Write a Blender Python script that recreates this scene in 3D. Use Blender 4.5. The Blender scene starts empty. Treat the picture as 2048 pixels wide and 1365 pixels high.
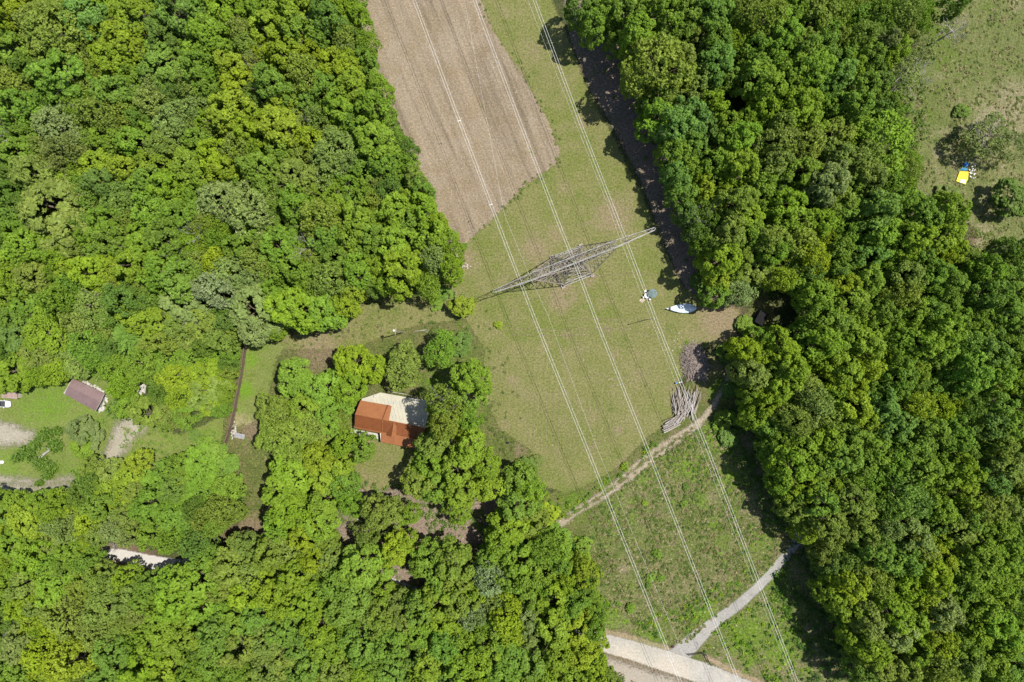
import bpy, math, random
import numpy as np

# ------------------------------------------------------------------ camera, sky, sun, exposure
SC = bpy.context.scene
COL = SC.collection
HCAM = 180.0
K = 36.0 / 24.0 / 2048.0
cam_d = bpy.data.cameras.new('camera'); cam_d.sensor_width = 36; cam_d.lens = 24
cam_d.clip_start = 1; cam_d.clip_end = 12000
cam = bpy.data.objects.new('camera', cam_d); COL.objects.link(cam)
cam.location = (0, 0, HCAM); cam.rotation_euler = (0, 0, 0)
SC.camera = cam
SC.render.resolution_x = 1024; SC.render.resolution_y = 682
SUN_EL, SUN_AZ = 65.5, 15.5          # elevation; direction towards the sun, counter-clockwise from +X
W = bpy.data.worlds.new('World'); SC.world = W; W.use_nodes = True
nt = W.node_tree; bg = nt.nodes['Background']
sky = nt.nodes.new('ShaderNodeTexSky'); sky.sky_type = 'NISHITA'; sky.sun_disc = False
sky.sun_elevation = math.radians(SUN_EL); sky.sun_rotation = math.radians(90 - SUN_AZ)
sky.air_density = 1.0; sky.dust_density = 1.0
nt.links.new(sky.outputs[0], bg.inputs[0]); bg.inputs[1].default_value = 0.10
sun_d = bpy.data.lights.new('sun', 'SUN'); sun_d.energy = 5.0; sun_d.angle = math.radians(0.53)
sun_d.color = (1.0, 0.955, 0.88)
sun = bpy.data.objects.new('sun', sun_d); COL.objects.link(sun)
sun.rotation_euler = (0, math.radians(90 - SUN_EL), math.radians(SUN_AZ))
sun.location = (0, 0, 250)
SC.view_settings.view_transform = 'Standard'; SC.view_settings.look = 'None'
SC.view_settings.exposure = 0.28; SC.view_settings.gamma = 1.0
SC.cycles.max_bounces = 5; SC.cycles.diffuse_bounces = 3; SC.cycles.transmission_bounces = 3
SC.cycles.transparent_max_bounces = 8; SC.cycles.caustics_reflective = False; SC.cycles.caustics_refractive = False

RNG = np.random.default_rng(7); random.seed(7)

def P(px, py, z=0.0):
    s = K * (HCAM - z)
    return ((px - 1024.0) * s, (682.5 - py) * s, z)

# ------------------------------------------------------------------ object helpers
def tag(o, label=None, cat=None, group=None, kind=None):
    if label: o['label'] = label
    if cat: o['category'] = cat
    if group: o['group'] = group
    if kind: o['kind'] = kind
    return o

def empty(name, loc, rz=0.0):
    o = bpy.data.objects.new(name, None); COL.objects.link(o)
    o.location = loc; o.rotation_euler = (0, 0, rz); o.empty_display_size = 0.5
    return o

def link(name, me, mats, parent=None, loc=None):
    if not isinstance(mats, (list, tuple)): mats = [mats]
    if len(me.materials) == 0:
        for m in mats: me.materials.append(m)
    o = bpy.data.objects.new(name, me); COL.objects.link(o)
    if parent is not None: o.parent = parent
    if loc is not None: o.location = loc
    return o

def mesh_np(name, V, F):
    """fast mesh from arrays: V (n,3), F (m,k) all the same k"""
    V = np.asarray(V, np.float32); F = np.asarray(F, np.int32)
    me = bpy.data.meshes.new(name)
    k = F.shape[1]
    me.vertices.add(len(V)); me.vertices.foreach_set('co', V.ravel())
    me.loops.add(F.size); me.loops.foreach_set('vertex_index', F.ravel())
    me.polygons.add(len(F))
    me.polygons.foreach_set('loop_start', np.arange(0, F.size, k, dtype=np.int32))
    me.polygons.foreach_set('loop_total', np.full(len(F), k, np.int32))
    me.update(calc_edges=True)
    return me

def fattr(me, name, vals, domain='POINT'):
    a = me.attributes.new(name, 'FLOAT', domain)
    a.data.foreach_set('value', np.asarray(vals, np.float32).ravel())

def cattr(me, name, rgb, domain='FACE'):
    a = me.attributes.new(name, 'FLOAT_VECTOR', domain)
    a.data.foreach_set('vector', np.asarray(rgb, np.float32).ravel())

class MB:
    """collects verts and faces of mixed size"""
    def __init__(s): s.v = []; s.f = []
    def add(s, vs, fs):
        n = len(s.v); s.v += [tuple(p) for p in vs]; s.f += [tuple(i + n for i in f) for f in fs]
    def box(s, c, d, rz=0.0, taper=1.0):
        hx, hy, hz = d[0] / 2, d[1] / 2, d[2] / 2; cs, sn = math.cos(rz), math.sin(rz); vs = []
        for z, t in ((-hz, 1.0), (hz, taper)):
            for x, y in ((-hx, -hy), (hx, -hy), (hx, hy), (-hx, hy)):
                x, y = x * t, y * t
                vs.append((c[0] + x * cs - y * sn, c[1] + x * sn + y * cs, c[2] + z))
        s.add(vs, [(3, 2, 1, 0), (4, 5, 6, 7), (0, 1, 5, 4), (1, 2, 6, 5), (2, 3, 7, 6), (3, 0, 4, 7)])
    def tube(s, pts, rads, n=6):
        pts = [np.array(p, float) for p in pts]
        if not isinstance(rads, (list, tuple)): rads = [rads] * len(pts)
        vs = []
        for i, p in enumerate(pts):
            d = pts[min(i + 1, len(pts) - 1)] - pts[max(i - 1, 0)]
            L = np.linalg.norm(d); d = d / L if L > 1e-9 else np.array((0, 0, 1.0))
            a = np.array((0, 0, 1.0)) if abs(d[2]) < 0.9 else np.array((1.0, 0, 0))
            x = np.cross(d, a); x /= np.linalg.norm(x); y = np.cross(d, x)
            for k in range(n):
                t = 2 * math.pi * (k + .5) / n
                vs.append(tuple(p + rads[i] * (math.cos(t) * x + math.sin(t) * y)))
        fs = []
        for i in range(len(pts) - 1):
            for k in range(n):
                a = i * n + k; b = i * n + (k + 1) % n
                fs.append((a, b, b + n, a + n))
        fs.append(tuple(range(n))); m = (len(pts) - 1) * n
        fs.append(tuple(m + k for k in reversed(range(n))))
        s.add(vs, fs)
    def slab(s, top, th):
        """polygon roof slab: top corners (3d), thickness straight down"""
        n = len(top); vs = list(top) + [(p[0], p[1], p[2] - th) for p in top]
        fs = [tuple(range(n)), tuple(reversed(range(n, 2 * n)))]
        fs += [(i, i + n, (i + 1) % n + n, (i + 1) % n) for i in range(n)]
        s.add(vs, fs)
    def prism(s, poly, z0, z1):
        n = len(poly); vs = [(p[0], p[1], z0) for p in poly] + [(p[0], p[1], z1) for p in poly]
        fs = [tuple(range(n)), tuple(reversed(range(n, 2 * n)))]
        fs += [(i, i + n, (i + 1) % n + n, (i + 1) % n) for i in range(n)]
        s.add(vs, fs)
    def mesh(s, name, recalc=True):
        me = bpy.data.meshes.new(name); me.from_pydata(s.v, [], s.f)
        if recalc:
            import bmesh
            bm = bmesh.new(); bm.from_mesh(me); bmesh.ops.recalc_face_normals(bm, faces=bm.faces); bm.to_mesh(me); bm.free()
        me.update(); return me
    def build(s, name, mat, parent=None, loc=None): return link(name, s.mesh(name), mat, parent, loc)

# ------------------------------------------------------------------ material helpers
class NG:
    def __init__(s, name):
        s.m = bpy.data.materials.new(name); s.m.use_nodes = True; s.t = s.m.node_tree
        s.t.nodes.clear(); s.out = s.t.nodes.new('ShaderNodeOutputMaterial')
    def n(s, typ, **kw):
        nd = s.t.nodes.new('ShaderNode' + typ)
        for k, v in kw.items(): setattr(nd, k, v)
        return nd
    def l(s, a, b): s.t.links.new(a, b)
    def pos(s):
        return s.n('TexCoord').outputs['Object']
    def geo(s): return s.n('NewGeometry').outputs['Position']
    def noise(s, scale, detail=3, rough=.55, vec=None, dist=0.0):
        t = s.n('TexNoise'); t.inputs['Scale'].default_value = scale; t.inputs['Detail'].default_value = detail
        t.inputs['Roughness'].default_value = rough; t.inputs['Distortion'].default_value = dist
        s.l(vec if vec is not None else s.geo(), t.inputs['Vector']); return t.outputs['Fac']
    def rng(s, v, a, b, c=0.0, d=1.0, smooth=False):
        t = s.n('MapRange'); t.clamp = True
        if smooth: t.interpolation_type = 'SMOOTHSTEP'
        s.l(v, t.inputs[0])
        for i, x in enumerate((a, b, c, d)): t.inputs[i + 1].default_value = x
        return t.outputs[0]
    def mix(s, f, a, b, mode='MIX'):
        t = s.n('MixRGB', blend_type=mode)
        for i, x in enumerate((f, a, b)):
            if isinstance(x, (int, float)): t.inputs[i].default_value = x
            elif isinstance(x, tuple): t.inputs[i].default_value = (*x, 1) if len(x) == 3 else x
            else: s.l(x, t.inputs[i])
        return t.outputs[0]
    def math(s, op, a, b=0.0):
        t = s.n('Math', operation=op)
        for i, x in enumerate((a, b)):
            if isinstance(x, (int, float)): t.inputs[i].default_value = x
            else: s.l(x, t.inputs[i])
        return t.outputs[0]
    def attr(s, name): return s.n('Attribute', attribute_name=name)
    def bsdf(s, col, rough=.9, metal=0.0, spec=.2, bump=None, bstr=.5, bdist=.1):
        b = s.n('BsdfPrincipled'); b.inputs['Roughness'].default_value = rough
        b.inputs['Metallic'].default_value = metal; b.inputs['Specular IOR Level'].default_value = spec
        if isinstance(col, tuple): b.inputs['Base Color'].default_value = (*col, 1)
        else: s.l(col, b.inputs['Base Color'])
        if bump is not None:
            bn = s.n('Bump'); bn.inputs['Strength'].default_value = bstr; bn.inputs['Distance'].default_value = bdist
            s.l(bump, bn.inputs['Height']); s.l(bn.outputs[0], b.inputs['Normal'])
        return b.outputs[0]
    def done(s, sh): s.l(sh, s.out.inputs['Surface']); return s.m

def simple(name, c, rough=.8, metal=0., spec=.25, var=.25, scale=1.5, c2=None):
    g = NG(name); v = g.pos()
    n1 = g.noise(scale, 4, .6, v); n2 = g.noise(scale * 7, 3, .6, v)
    c2 = c2 or tuple(x * .6 for x in c)
    col = g.mix(g.rng(n1, .42, .68), c, c2) if var > 0 else c
    m = g.rng(n2, .3, .7, 1 - var, 1 + var)
    cc = g.mix(1.0, col, g.math('MULTIPLY', m, 1.0), 'MULTIPLY')
    return g.done(g.bsdf(cc, rough, metal, spec, n2, .15, .05))

GSC = .72
def ground_mat(name, c1, c2, c3, dirt=(.30, .235, .15), lush=(.11, .19, .03), big=.05, mid=.6, fine=2.1,
               amp=1.6, contrast=.30, bump=.6, bd=.25, stripes=None, furrow=None, midw=.8, speck=None, soft=.35, edge=True):
    """big patches c1/c2, mid-size mottling c3, fine speckle; attributes dirt and lush say where soil or fresh growth is"""
    g = NG(name); geo = g.geo()
    c1, c2, c3, dirt, lush = [tuple(x * GSC for x in c) for c in (c1, c2, c3, dirt, lush)]
    a = g.rng(g.noise(big, 5, .62), .40, .60)
    col = g.mix(a, c1, c2)
    b = g.rng(g.noise(mid, 5, .68), .44, .66, 0, midw)
    col = g.mix(b, col, c3)
    dn = g.noise(1.1, 5, .7)
    dm = g.math('ADD', g.attr('dirt').outputs['Fac'], g.math('MULTIPLY', g.math('SUBTRACT', dn, .5), 1.5))
    col = g.mix(g.rng(dm, .3, .75), col, dirt)
    ln = g.noise(.9, 5, .7, dist=.4)
    lm = g.math('ADD', g.attr('lush').outputs['Fac'], g.math('MULTIPLY', g.math('SUBTRACT', ln, .5), 1.5))
    col = g.mix(g.rng(lm, .3, .75), col, lush)
    if stripes:                                   # faint mowing lines
        for (ang, sc, st, ds) in stripes:
            mp = g.n('VectorRotate'); mp.rotation_type = 'Z_AXIS'; g.l(geo, mp.inputs['Vector']); mp.inputs['Angle'].default_value = ang
            w = g.n('TexWave'); w.wave_type = 'BANDS'; w.bands_direction = 'X'
            w.inputs['Scale'].default_value = sc; w.inputs['Distortion'].default_value = ds
            w.inputs['Detail'].default_value = 2; w.inputs['Detail Scale'].default_value = .04
            g.l(mp.outputs[0], w.inputs['Vector'])
            msk = g.rng(g.noise(.035, 2), .42, .58)
            f = g.math('MULTIPLY', g.rng(w.outputs['Fac'], .55, 1.0), g.math('MULTIPLY', msk, st))
            col = g.mix(f, col, tuple(min(1, x * 1.5) for x in c2))
    if furrow:
        vr = g.n('VectorRotate'); vr.rotation_type = 'Z_AXIS'; g.l(geo, vr.inputs['Vector']); vr.inputs['Angle'].default_value = furrow[0]
        mp = g.n('Mapping'); g.l(vr.outputs[0], mp.inputs['Vector'])
        mp.inputs['Scale'].default_value = (1, .05, 1)
        n = g.noise(furrow[1], 4, .6, mp.outputs[0])
        col = g.mix(g.rng(n, .5, .68, 0, furrow[2]), col, tuple(x * .62 for x in c1))
        col = g.mix(g.rng(n, .46, .34, 0, furrow[2] * .6), col, tuple(min(1, x * 1.3) for x in c1))
    fn = g.noise(fine, 4, .75)
    fm = g.rng(fn, .25, .75, max(.05, 1 - contrast * 1.7), 1 + contrast * 1.7)
    if speck:                                     # scattered light or dark bits
        sn = g.noise(speck[0], 2, .6); col = g.mix(g.rng(sn, speck[1], speck[1] + .06, 0, .85), col, speck[2])
    cc = g.n('VectorMath', operation='SCALE'); g.l(col, cc.inputs[0]); g.l(fm, cc.inputs['Scale'])
    sh = g.bsdf(cc.outputs[0], .95, 0, .08, fn, bump, bd)
    if edge:
        en = g.noise(.75, 6, .7)
        e = g.math('ADD', g.attr('edge').outputs['Fac'], g.math('MULTIPLY', g.math('SUBTRACT', en, .5), amp * 2))
        e = g.math('ADD', e, g.math('MULTIPLY', g.math('SUBTRACT', fn, .5), soft * 3))
        f = g.rng(e, -soft, soft, 0, 1)
        tr = g.n('BsdfTransparent'); mx = g.n('MixShader'); g.l(f, mx.inputs[0]); g.l(tr.outputs[0], mx.inputs[1]); g.l(sh, mx.inputs[2])
        sh = mx.outputs[0]
    return g.done(sh)

# ------------------------------------------------------------------ polygons and sheets
def to_w(poly, z=0.0): return np.array([P(x, y, z)[:2] for x, y in poly])

def seg_dist(X, Y, a, b):
    ax, ay = a; bx, by = b; dx, dy = bx - ax, by - ay; L = dx * dx + dy * dy + 1e-9
    t = np.clip(((X - ax) * dx + (Y - ay) * dy) / L, 0, 1)
    return np.hypot(X - ax - t * dx, Y - ay - t * dy), t

def poly_sd(X, Y, poly):
    """positive inside"""
    d = np.full(X.shape, 1e9); ins = np.zeros(X.shape, bool); n = len(poly)
    for i in range(n):
        a = poly[i]; b = poly[(i + 1) % n]
        d = np.minimum(d, seg_dist(X, Y, a, b)[0])
        c = ((a[1] > Y) != (b[1] > Y)) & (X < (b[0] - a[0]) * (Y - a[1]) / (b[1] - a[1] + 1e-12) + a[0])
        ins ^= c
    return np.where(ins, d, -d)

def line_sd(X, Y, pts, widths):
    best = np.full(X.shape, -1e9)
    for i in range(len(pts) - 1):
        d, t = seg_dist(X, Y, pts[i], pts[i + 1])
        w = widths[i] + (widths[i + 1] - widths[i]) * t
        best = np.maximum(best, w - d)
    return best

DIRT = [(1125,592,42,.75),(1180,560,25,.6),(1080,560,25,.5),(1070,500,45,.7),(1225,430,60,.7),(1110,470,30,.6),(1010,560,30,.5),(1060,490,40,.5),(1230,440,55,.55),(1165,455,40,.4),(1010,600,25,.3),(925,520,38,.75),(1440,640,60,.9),(1400,660,45,.5),
        (1370,370,40,.8),(690,640,50,.5),(640,705,60,.75),(560,700,50,.35),(1085,700,18,.4),(1330,430,30,.5),
        (500,860,32,.8),(478,840,24,.7),(640,1000,60,.5),(720,980,60,.55),(760,1090,90,1.3),(860,1060,80,1.4),(900,1120,70,1.3),(700,1110,60,1.1),(950,1040,60,1.2),(1400,520,40,1.0),
        (820,770,20,.8),(850,700,25,.5),(1040,900,22,.7),(1010,850,25,.5),(990,860,30,.4),(800,1150,40,1.2),(1345,780,30,.5),(1210,600,25,.4),
        (1255,180,60,1.1),(1290,260,55,1.2),(1330,340,50,1.2),(1370,430,50,1.2),(1220,90,50,1.1),(1390,520,50,1.2),(1200,30,45,1.0),
        (260,1130,60,1.2),(190,1120,30,1.0),(300,1145,45,1.0),(420,1070,30,.8),(460,1070,30,.8),(500,1060,35,.9),
        (1960,300,60,.5),(2000,240,70,.8),(2030,200,60,.7),(1990,400,50,.6),(1900,300,40,.4),(1960,480,40,.9),
        (1250,1345,60,1.2),(1330,1365,60,1.2),(230,860,35,.3),(60,860,40,.3),(95,960,30,.2),(180,780,30,.3),(1340,200,40,1.0)]
LUSH = [(950,745,45,.6),(870,770,40,.7),(790,620,30,.5),(740,630,30,.45),(1080,940,40,.35),(1150,900,60,.3),(1020,60,30,.3),
        (1290,960,30,.6),(1380,930,45,.7),(1400,1000,35,.6),(1345,1000,25,.5),(1230,1000,40,.5),(1440,1100,45,.5),(1470,1160,40,.45),(1300,1280,50,.7),(1220,1240,35,.7),
        (1400,1230,50,.7),(1500,1270,60,.75),(1560,1300,50,.7),(1550,1160,40,.6),(1430,870,35,.8),(1460,960,40,.7),(1520,1080,40,.6),
        (500,720,25,.7),(490,780,25,.8),(520,690,25,.5),(480,820,15,.5),(1370,700,20,.4),(1440,780,30,.8),(1860,60,60,.9),(1890,120,50,.7),(1850,230,40,.6),
        (1210,1180,25,.4),(1460,1340,30,.3),(1150,1010,50,.7),(1210,970,25,.7),(100,810,80,.55),(60,820,60,.45),(170,840,60,.5),(330,890,70,.4),(420,880,60,.5),(20,930,60,.5),(150,950,60,.4),(300,900,60,.4),
        (1070,1010,40,.6),(1350,860,30,.4),(920,690,40,.3),(820,760,30,.5)]

_q = random.Random(77)
for _ in range(170):
    _x, _y = _q.uniform(920, 1460), _q.uniform(20, 980)
    (DIRT if _q.random() < .5 else LUSH).append((_x, _y, _q.uniform(6, 28), _q.uniform(.25, .6)))
for _ in range(120):
    _x, _y = _q.uniform(1180, 1640), _q.uniform(860, 1365)
    (DIRT if _q.random() < .5 else LUSH).append((_x, _y, _q.uniform(6, 22), _q.uniform(.35, .75)))
for _ in range(60):
    _x, _y = _q.uniform(1830, 2048), _q.uniform(0, 480)
    (DIRT if _q.random() < .6 else LUSH).append((_x, _y, _q.uniform(8, 22), _q.uniform(.35, .7)))

def blobs(X, Y, lst):
    r = np.zeros(X.shape)
    for x, y, rad, s in lst:
        c = P(x, y); R = rad * K * HCAM
        if c[0] < X.min() - 3*R or c[0] > X.max() + 3*R or c[1] < Y.min() - 3*R or c[1] > Y.max() + 3*R: continue
        r = np.maximum(r, s * np.exp(-((X - c[0])**2 + (Y - c[1])**2) / (R * R)))
    return r

def sheet(name, mat, z, res=.5, poly=None, line=None, widths=None, label=None, cutoff=-2.2):
    many = None
    if line is not None and isinstance(line[0], list): many = [to_w(l) for l in line]; pts = np.concatenate(many)
    else: pts = to_w(poly if poly is not None else line)
    if widths is not None: widths = [w * K * HCAM / 2 for w in widths]
    pad = 3 + (max(widths) if widths else 0)
    x0, y0 = pts.min(0) - pad; x1, y1 = pts.max(0) + pad
    nx = int((x1 - x0) / res) + 2; ny = int((y1 - y0) / res) + 2
    X, Y = np.meshgrid(x0 + np.arange(nx) * res, y0 + np.arange(ny) * res)
    if many: sd = np.maximum.reduce([line_sd(X, Y, m, [widths[0]] * len(m)) for m in many])
    else: sd = poly_sd(X, Y, pts) if poly is not None else line_sd(X, Y, pts, widths)
    keep = sd > cutoff
    q = keep[:-1, :-1] | keep[1:, :-1] | keep[:-1, 1:] | keep[1:, 1:]
    idx = np.arange(nx * ny).reshape(ny, nx)
    F = np.stack([idx[:-1, :-1][q], idx[:-1, 1:][q], idx[1:, 1:][q], idx[1:, :-1][q]], 1)
    used = np.unique(F); remap = np.zeros(nx * ny, np.int64); remap[used] = np.arange(len(used))
    Xf, Yf = X.ravel()[used], Y.ravel()[used]
    me = mesh_np(name, np.stack([Xf, Yf, np.full(len(Xf), z)], 1), remap[F])
    fattr(me, 'edge', sd.ravel()[used]); fattr(me, 'dirt', blobs(Xf, Yf, DIRT)); fattr(me, 'lush', blobs(Xf, Yf, LUSH))
    o = link(name, me, mat); tag(o, label, None, None, 'structure'); return o

# ground: one sheet reaching the horizon, fine in the middle
def build_ground():
    def axis(a):
        inner = np.arange(-a, a + .01, 1.0); outs = a + np.array([4, 12, 30, 70, 160, 400, 1000, 3000.0])
        return np.concatenate([-outs[::-1], inner, outs])
    ax, ay = axis(145), axis(100); X, Y = np.meshgrid(ax, ay); ny, nx = X.shape
    idx = np.arange(nx * ny).reshape(ny, nx)
    F = np.stack([idx[:-1, :-1].ravel(), idx[:-1, 1:].ravel(), idx[1:, 1:].ravel(), idx[1:, :-1].ravel()], 1)
    me = mesh_np('ground', np.stack([X.ravel(), Y.ravel(), np.zeros(X.size)], 1), F)
    fattr(me, 'dirt', blobs(X.ravel(), Y.ravel(), DIRT)); fattr(me, 'lush', blobs(X.ravel(), Y.ravel(), LUSH))
    m = ground_mat('forest_floor', (.085, .085, .042), (.10, .115, .04), (.05, .075, .022), edge=False, contrast=.4, mid=.5,
                   dirt=(.20, .14, .10), lush=(.12, .21, .03))
    o = link('ground', me, m); tag(o, 'leaf litter and rough green floor under and around the woods', None, None, 'structure')
build_ground()

M_mown = ground_mat('mown_grass', (.182, .212, .054), (.218, .222, .080), (.262, .242, .108), dirt=(.30, .240, .145), lush=(.130, .180, .034),
                    stripes=[(.06, .21, .12, 5.0)], contrast=.36, mid=.18, midw=.9, big=.04, bump=.5, amp=1.3)
M_field = ground_mat('brown_field', (.335, .268, .185), (.375, .308, .222), (.285, .215, .12), dirt=(.42, .33, .24), lush=(.2, .2, .08),
                     furrow=(-.39, .5, .8), contrast=.28, mid=.16, bump=.7, amp=1.1, soft=.15, speck=(2.6, .66, (.52, .42, .27)), midw=.6)  # strong furrow streaks: soil tone plus streak shadows painted into the colour
M_rough = ground_mat('rough_grass', (.17, .195, .055), (.215, .20, .085), (.10, .15, .03), contrast=.45, mid=.35, midw=.9, bump=1.0, bd=.4,
                     dirt=(.27, .21, .13), lush=(.15, .24, .03), amp=2.2)
M_meadow = ground_mat('meadow', (.245, .22, .11), (.185, .21, .065), (.10, .155, .03), contrast=.5, mid=.33, midw=.95, fine=1.8, bump=1.0, bd=.4,
                      dirt=(.30, .25, .15), lush=(.16, .26, .03), amp=2.4, speck=(1.7, .64, (.40, .36, .20)))
M_hay = ground_mat('hay_meadow', (.185, .215, .07), (.25, .25, .105), (.14, .19, .045), contrast=.42, mid=.5, bump=.9, bd=.4,
                   furrow=(.2, 2.0, .5), dirt=(.36, .31, .19), lush=(.14, .20, .035), amp=2.4)
M_lawn = ground_mat('bright_lawn', (.190, .250, .060), (.245, .27, .085), (.15, .21, .04), contrast=.25, mid=.4, bump=.5, amp=1.8,
                    dirt=(.36, .32, .17), lush=(.17, .30, .03))
M_gravel = ground_mat('pale_gravel', (.49, .465, .41), (.56, .53, .475), (.42, .40, .345), contrast=.16, mid=.35, bump=.3, bd=.05, amp=.45,
                      dirt=(.60, .54, .44), lush=(.5, .46, .38), soft=.2)
M_lane = ground_mat('grey_gravel', (.39, .37, .335), (.45, .43, .395), (.33, .31, .28), contrast=.18, mid=.4, bump=.3, bd=.05, amp=.12,
                    dirt=(.45, .42, .36), lush=(.42, .41, .37), soft=.2)
M_dirt = ground_mat('dirt_track', (.40, .33, .235), (.46, .39, .29), (.24, .22, .12), contrast=.3, mid=.8, bump=.6, amp=.8,
                    dirt=(.47, .40, .29), lush=(.40, .34, .24))
M_drive = ground_mat('driveway_gravel', (.42, .375, .29), (.47, .43, .34), (.36, .34, .23), contrast=.16, mid=.3, bump=.3, bd=.05, amp=2.2, soft=1.0,
                     dirt=(.44, .39, .31), lush=(.36, .34, .25))
M_soil = ground_mat('bank_soil', (.36, .27, .17), (.42, .33, .22), (.26, .24, .12), contrast=.3, mid=.6, bump=.6, amp=1.0,
                    dirt=(.42, .33, .22), lush=(.3, .28, .14))
M_white = ground_mat('white_gravel', (.66, .64, .60), (.72, .70, .66), (.58, .55, .5), contrast=.1, mid=.4, bump=.2, amp=.5,
                     dirt=(.64, .61, .56), lush=(.64, .6, .55), soft=.2)
M_leafy = ground_mat('leaf_litter', (.27, .21, .165), (.22, .18, .135), (.15, .15, .07), contrast=.4, mid=.7, bump=.7, amp=1.6,
                     dirt=(.29, .22, .17), lush=(.16, .2, .05), speck=(2.2, .64, (.60, .50, .42)))

sheet('rough_grass', M_rough, .010, poly=[(470,640),(700,560),(880,560),(930,600),(1010,600),(1080,1000),(1290,860),(1480,640),(1540,560),(1560,700),(1600,1050),(1640,1180),(1690,1380),(1180,1400),(1180,1100),(1100,1060),(960,940),(860,960),(560,1140),(480,1060),(440,900),(455,760)],
      label='rough grass and weeds round the clearing and under the loose trees')
sheet('leaf_litter', M_leafy, .016, poly=[(1120,-40),(1215,-40),(1290,120),(1370,300),(1430,470),(1440,600),(1380,600),(1325,480),(1285,370),(1235,270),(1180,180),(1140,80)],
      label='brown leaf litter strip along the foot of the right wood')
sheet('shaded_litter', M_leafy, .016, poly=[(640,1070),(720,960),(860,960),(990,930),(1010,1010),(970,1110),(850,1190),(760,1180),(680,1120)], label='brown leaf covered ground between the trees south of the house')
sheet('mown_clearing', M_mown, .022, poly=[(890,440),(990,395),(1085,320),(1095,290),(1035,150),(935,20),(905,-40),(1085,-40),(1130,60),(1178,185),(1232,285),(1285,390),(1325,490),(1370,580),(1480,620),(1470,680),(1400,700),(1360,760),(1345,840),(1290,880),(1240,930),(1190,965),(1130,990),(1080,970),(1060,900),(1000,860),(960,780),(970,700),(930,640),(840,650),(700,700),(560,700),(500,680),(560,670),(640,665),(720,610),(860,600),(925,540)],
      label='mown green clearing under the power line')
sheet('mown_lane', M_lawn, .030, poly=[(490,668),(575,690),(552,720),(540,780),(520,830),(500,850),(466,856),(478,780),(488,720)], label='bright grass strip along the right side of the brown fence')
def Z5(l): return [(680 + x / 2.926, 450 + y / 2.926) for x, y in l]
M_line = ground_mat('mowing_line', (.37, .33, .165), (.40, .36, .19), (.30, .29, .13), contrast=.3, amp=.42, soft=.2)
arcs = [[(1400,620),(1382,700),(1390,800),(1450,890),(1560,942),(1680,935)], [(1430,600),(1412,700),(1425,790),(1480,860),(1570,905),(1700,890)], [(1700,490),(1760,560),(1830,600),(1900,610)],
        [(1640,520),(1700,600),(1790,650),(1880,655)], [(1000,610),(1250,618),(1500,606),(1700,612)], [(1010,640),(1260,650),(1480,640)], [(1350,560),(1500,548),(1640,560)], [(1290,700),(1300,760),(1340,850)],
        [(1500,300),(1700,285),(1850,290)], [(880,800),(890,900),(930,1000),(935,1100)], [(930,780),(945,880),(970,1000)], [(1600,950),(1700,925),(1800,870),(1850,800)]]
arcs += [[(1100 + k * 36, 960 + (k % 3) * 20), (1096 + k * 37, 1100), (1100 + k * 36, 1230), (1110 + k * 33, 1380 - abs(k - 6) * 14)] for k in range(15)]
sheet('mowing_lines', M_line, .030, res=.35, line=[Z5(a) for a in arcs], widths=[1.5], cutoff=-1.0, label='thin pale mowing lines curving over the clearing')
sheet('brown_field', M_field, .038, poly=[(705,-60),(940,-60),(985,60),(1050,160),(1100,250),(1121,300),(1112,330),(1050,370),(1000,425),(940,480),(915,520),(900,500),(880,440),(840,360),(800,250),(765,190),(735,110),(720,40)],
      label='long brown stubble field at the top of the clearing')
sheet('meadow', M_meadow, .030, poly=[(1180,1030),(1290,930),(1395,850),(1480,830),(1560,960),(1600,1060),(1640,1170),(1700,1380),(1480,1380),(1330,1290),(1210,1260),(1190,1180),(1170,1090)],
      label='rough meadow with straw coloured grass in the lower right of the clearing')
sheet('hay_meadow', M_hay, .030, poly=[(2120,-60),(1900,-60),(1840,70),(1800,180),(1830,300),(1820,380),(1900,410),(1960,470),(1900,540),(1920,545),(2000,490),(2120,470)],
      label='pale hay meadow in the upper right corner')
sheet('garden_lawn', M_lawn, .030, poly=[(-60,790),(60,780),(130,740),(230,740),(290,760),(280,840),(360,870),(450,830),(440,920),(340,960),(230,950),(140,990),(-60,1000)],
      label='bright green lawn round the brown roofed garage')
sheet('house_lawn', M_mown, .030, poly=[(700,880),(850,880),(840,960),(740,985),(690,960),(660,920)], label='grass below the orange roofed house')
sheet('soil_bank', M_soil, .040, line=[(1200,1262),(1260,1278),(1330,1300),(1362,1318)], widths=[14,18,20,8], label='bare soil bank on the upper side of the gravel road')
sheet('soil_verge', M_soil, .040, line=[(1415,1315),(1470,1345),(1560,1385)], widths=[10,14,14], label='bare soil verge beyond the junction')
sheet('dry_verge', M_drive, .036, poly=[(1205,1312),(1260,1330),(1330,1352),(1400,1375),(1420,1420),(1240,1420),(1225,1350)], label='dry grass and soil verge below the gravel road')
sheet('gravel_road', M_gravel, .048, line=[(1150,1268),(1205,1285),(1260,1300),(1340,1325),(1420,1352),(1560,1410)], widths=[30,36,38,42,42,42], label='pale gravel road crossing the bottom of the picture')
sheet('gravel_lane', M_lane, .044, line=[(1640,1025),(1603,1070),(1570,1114),(1539,1151),(1510,1180),(1478,1209),(1427,1246),(1382,1288),(1350,1318)], widths=[20,20,19,18,18,20,22,36,40], label='grey gravel lane joining the road from the upper right')
sheet('dirt_track', M_dirt, .050, line=[(1460,700),(1455,760),(1425,815),(1395,850),(1350,880),(1300,915),(1260,950),(1215,985),(1150,1025),(1105,1060)], widths=[8,9,10,15,20,24,22,17,15,15], label='pale dirt track curving past the log pile')
sheet('track_middle', M_rough, .056, line=[(1385,860),(1340,890),(1290,922),(1250,955),(1200,993),(1130,1038)], widths=[4,3,2,4,5,4], cutoff=-1.2, label='strip of grass down the middle of the dirt track')
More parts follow.
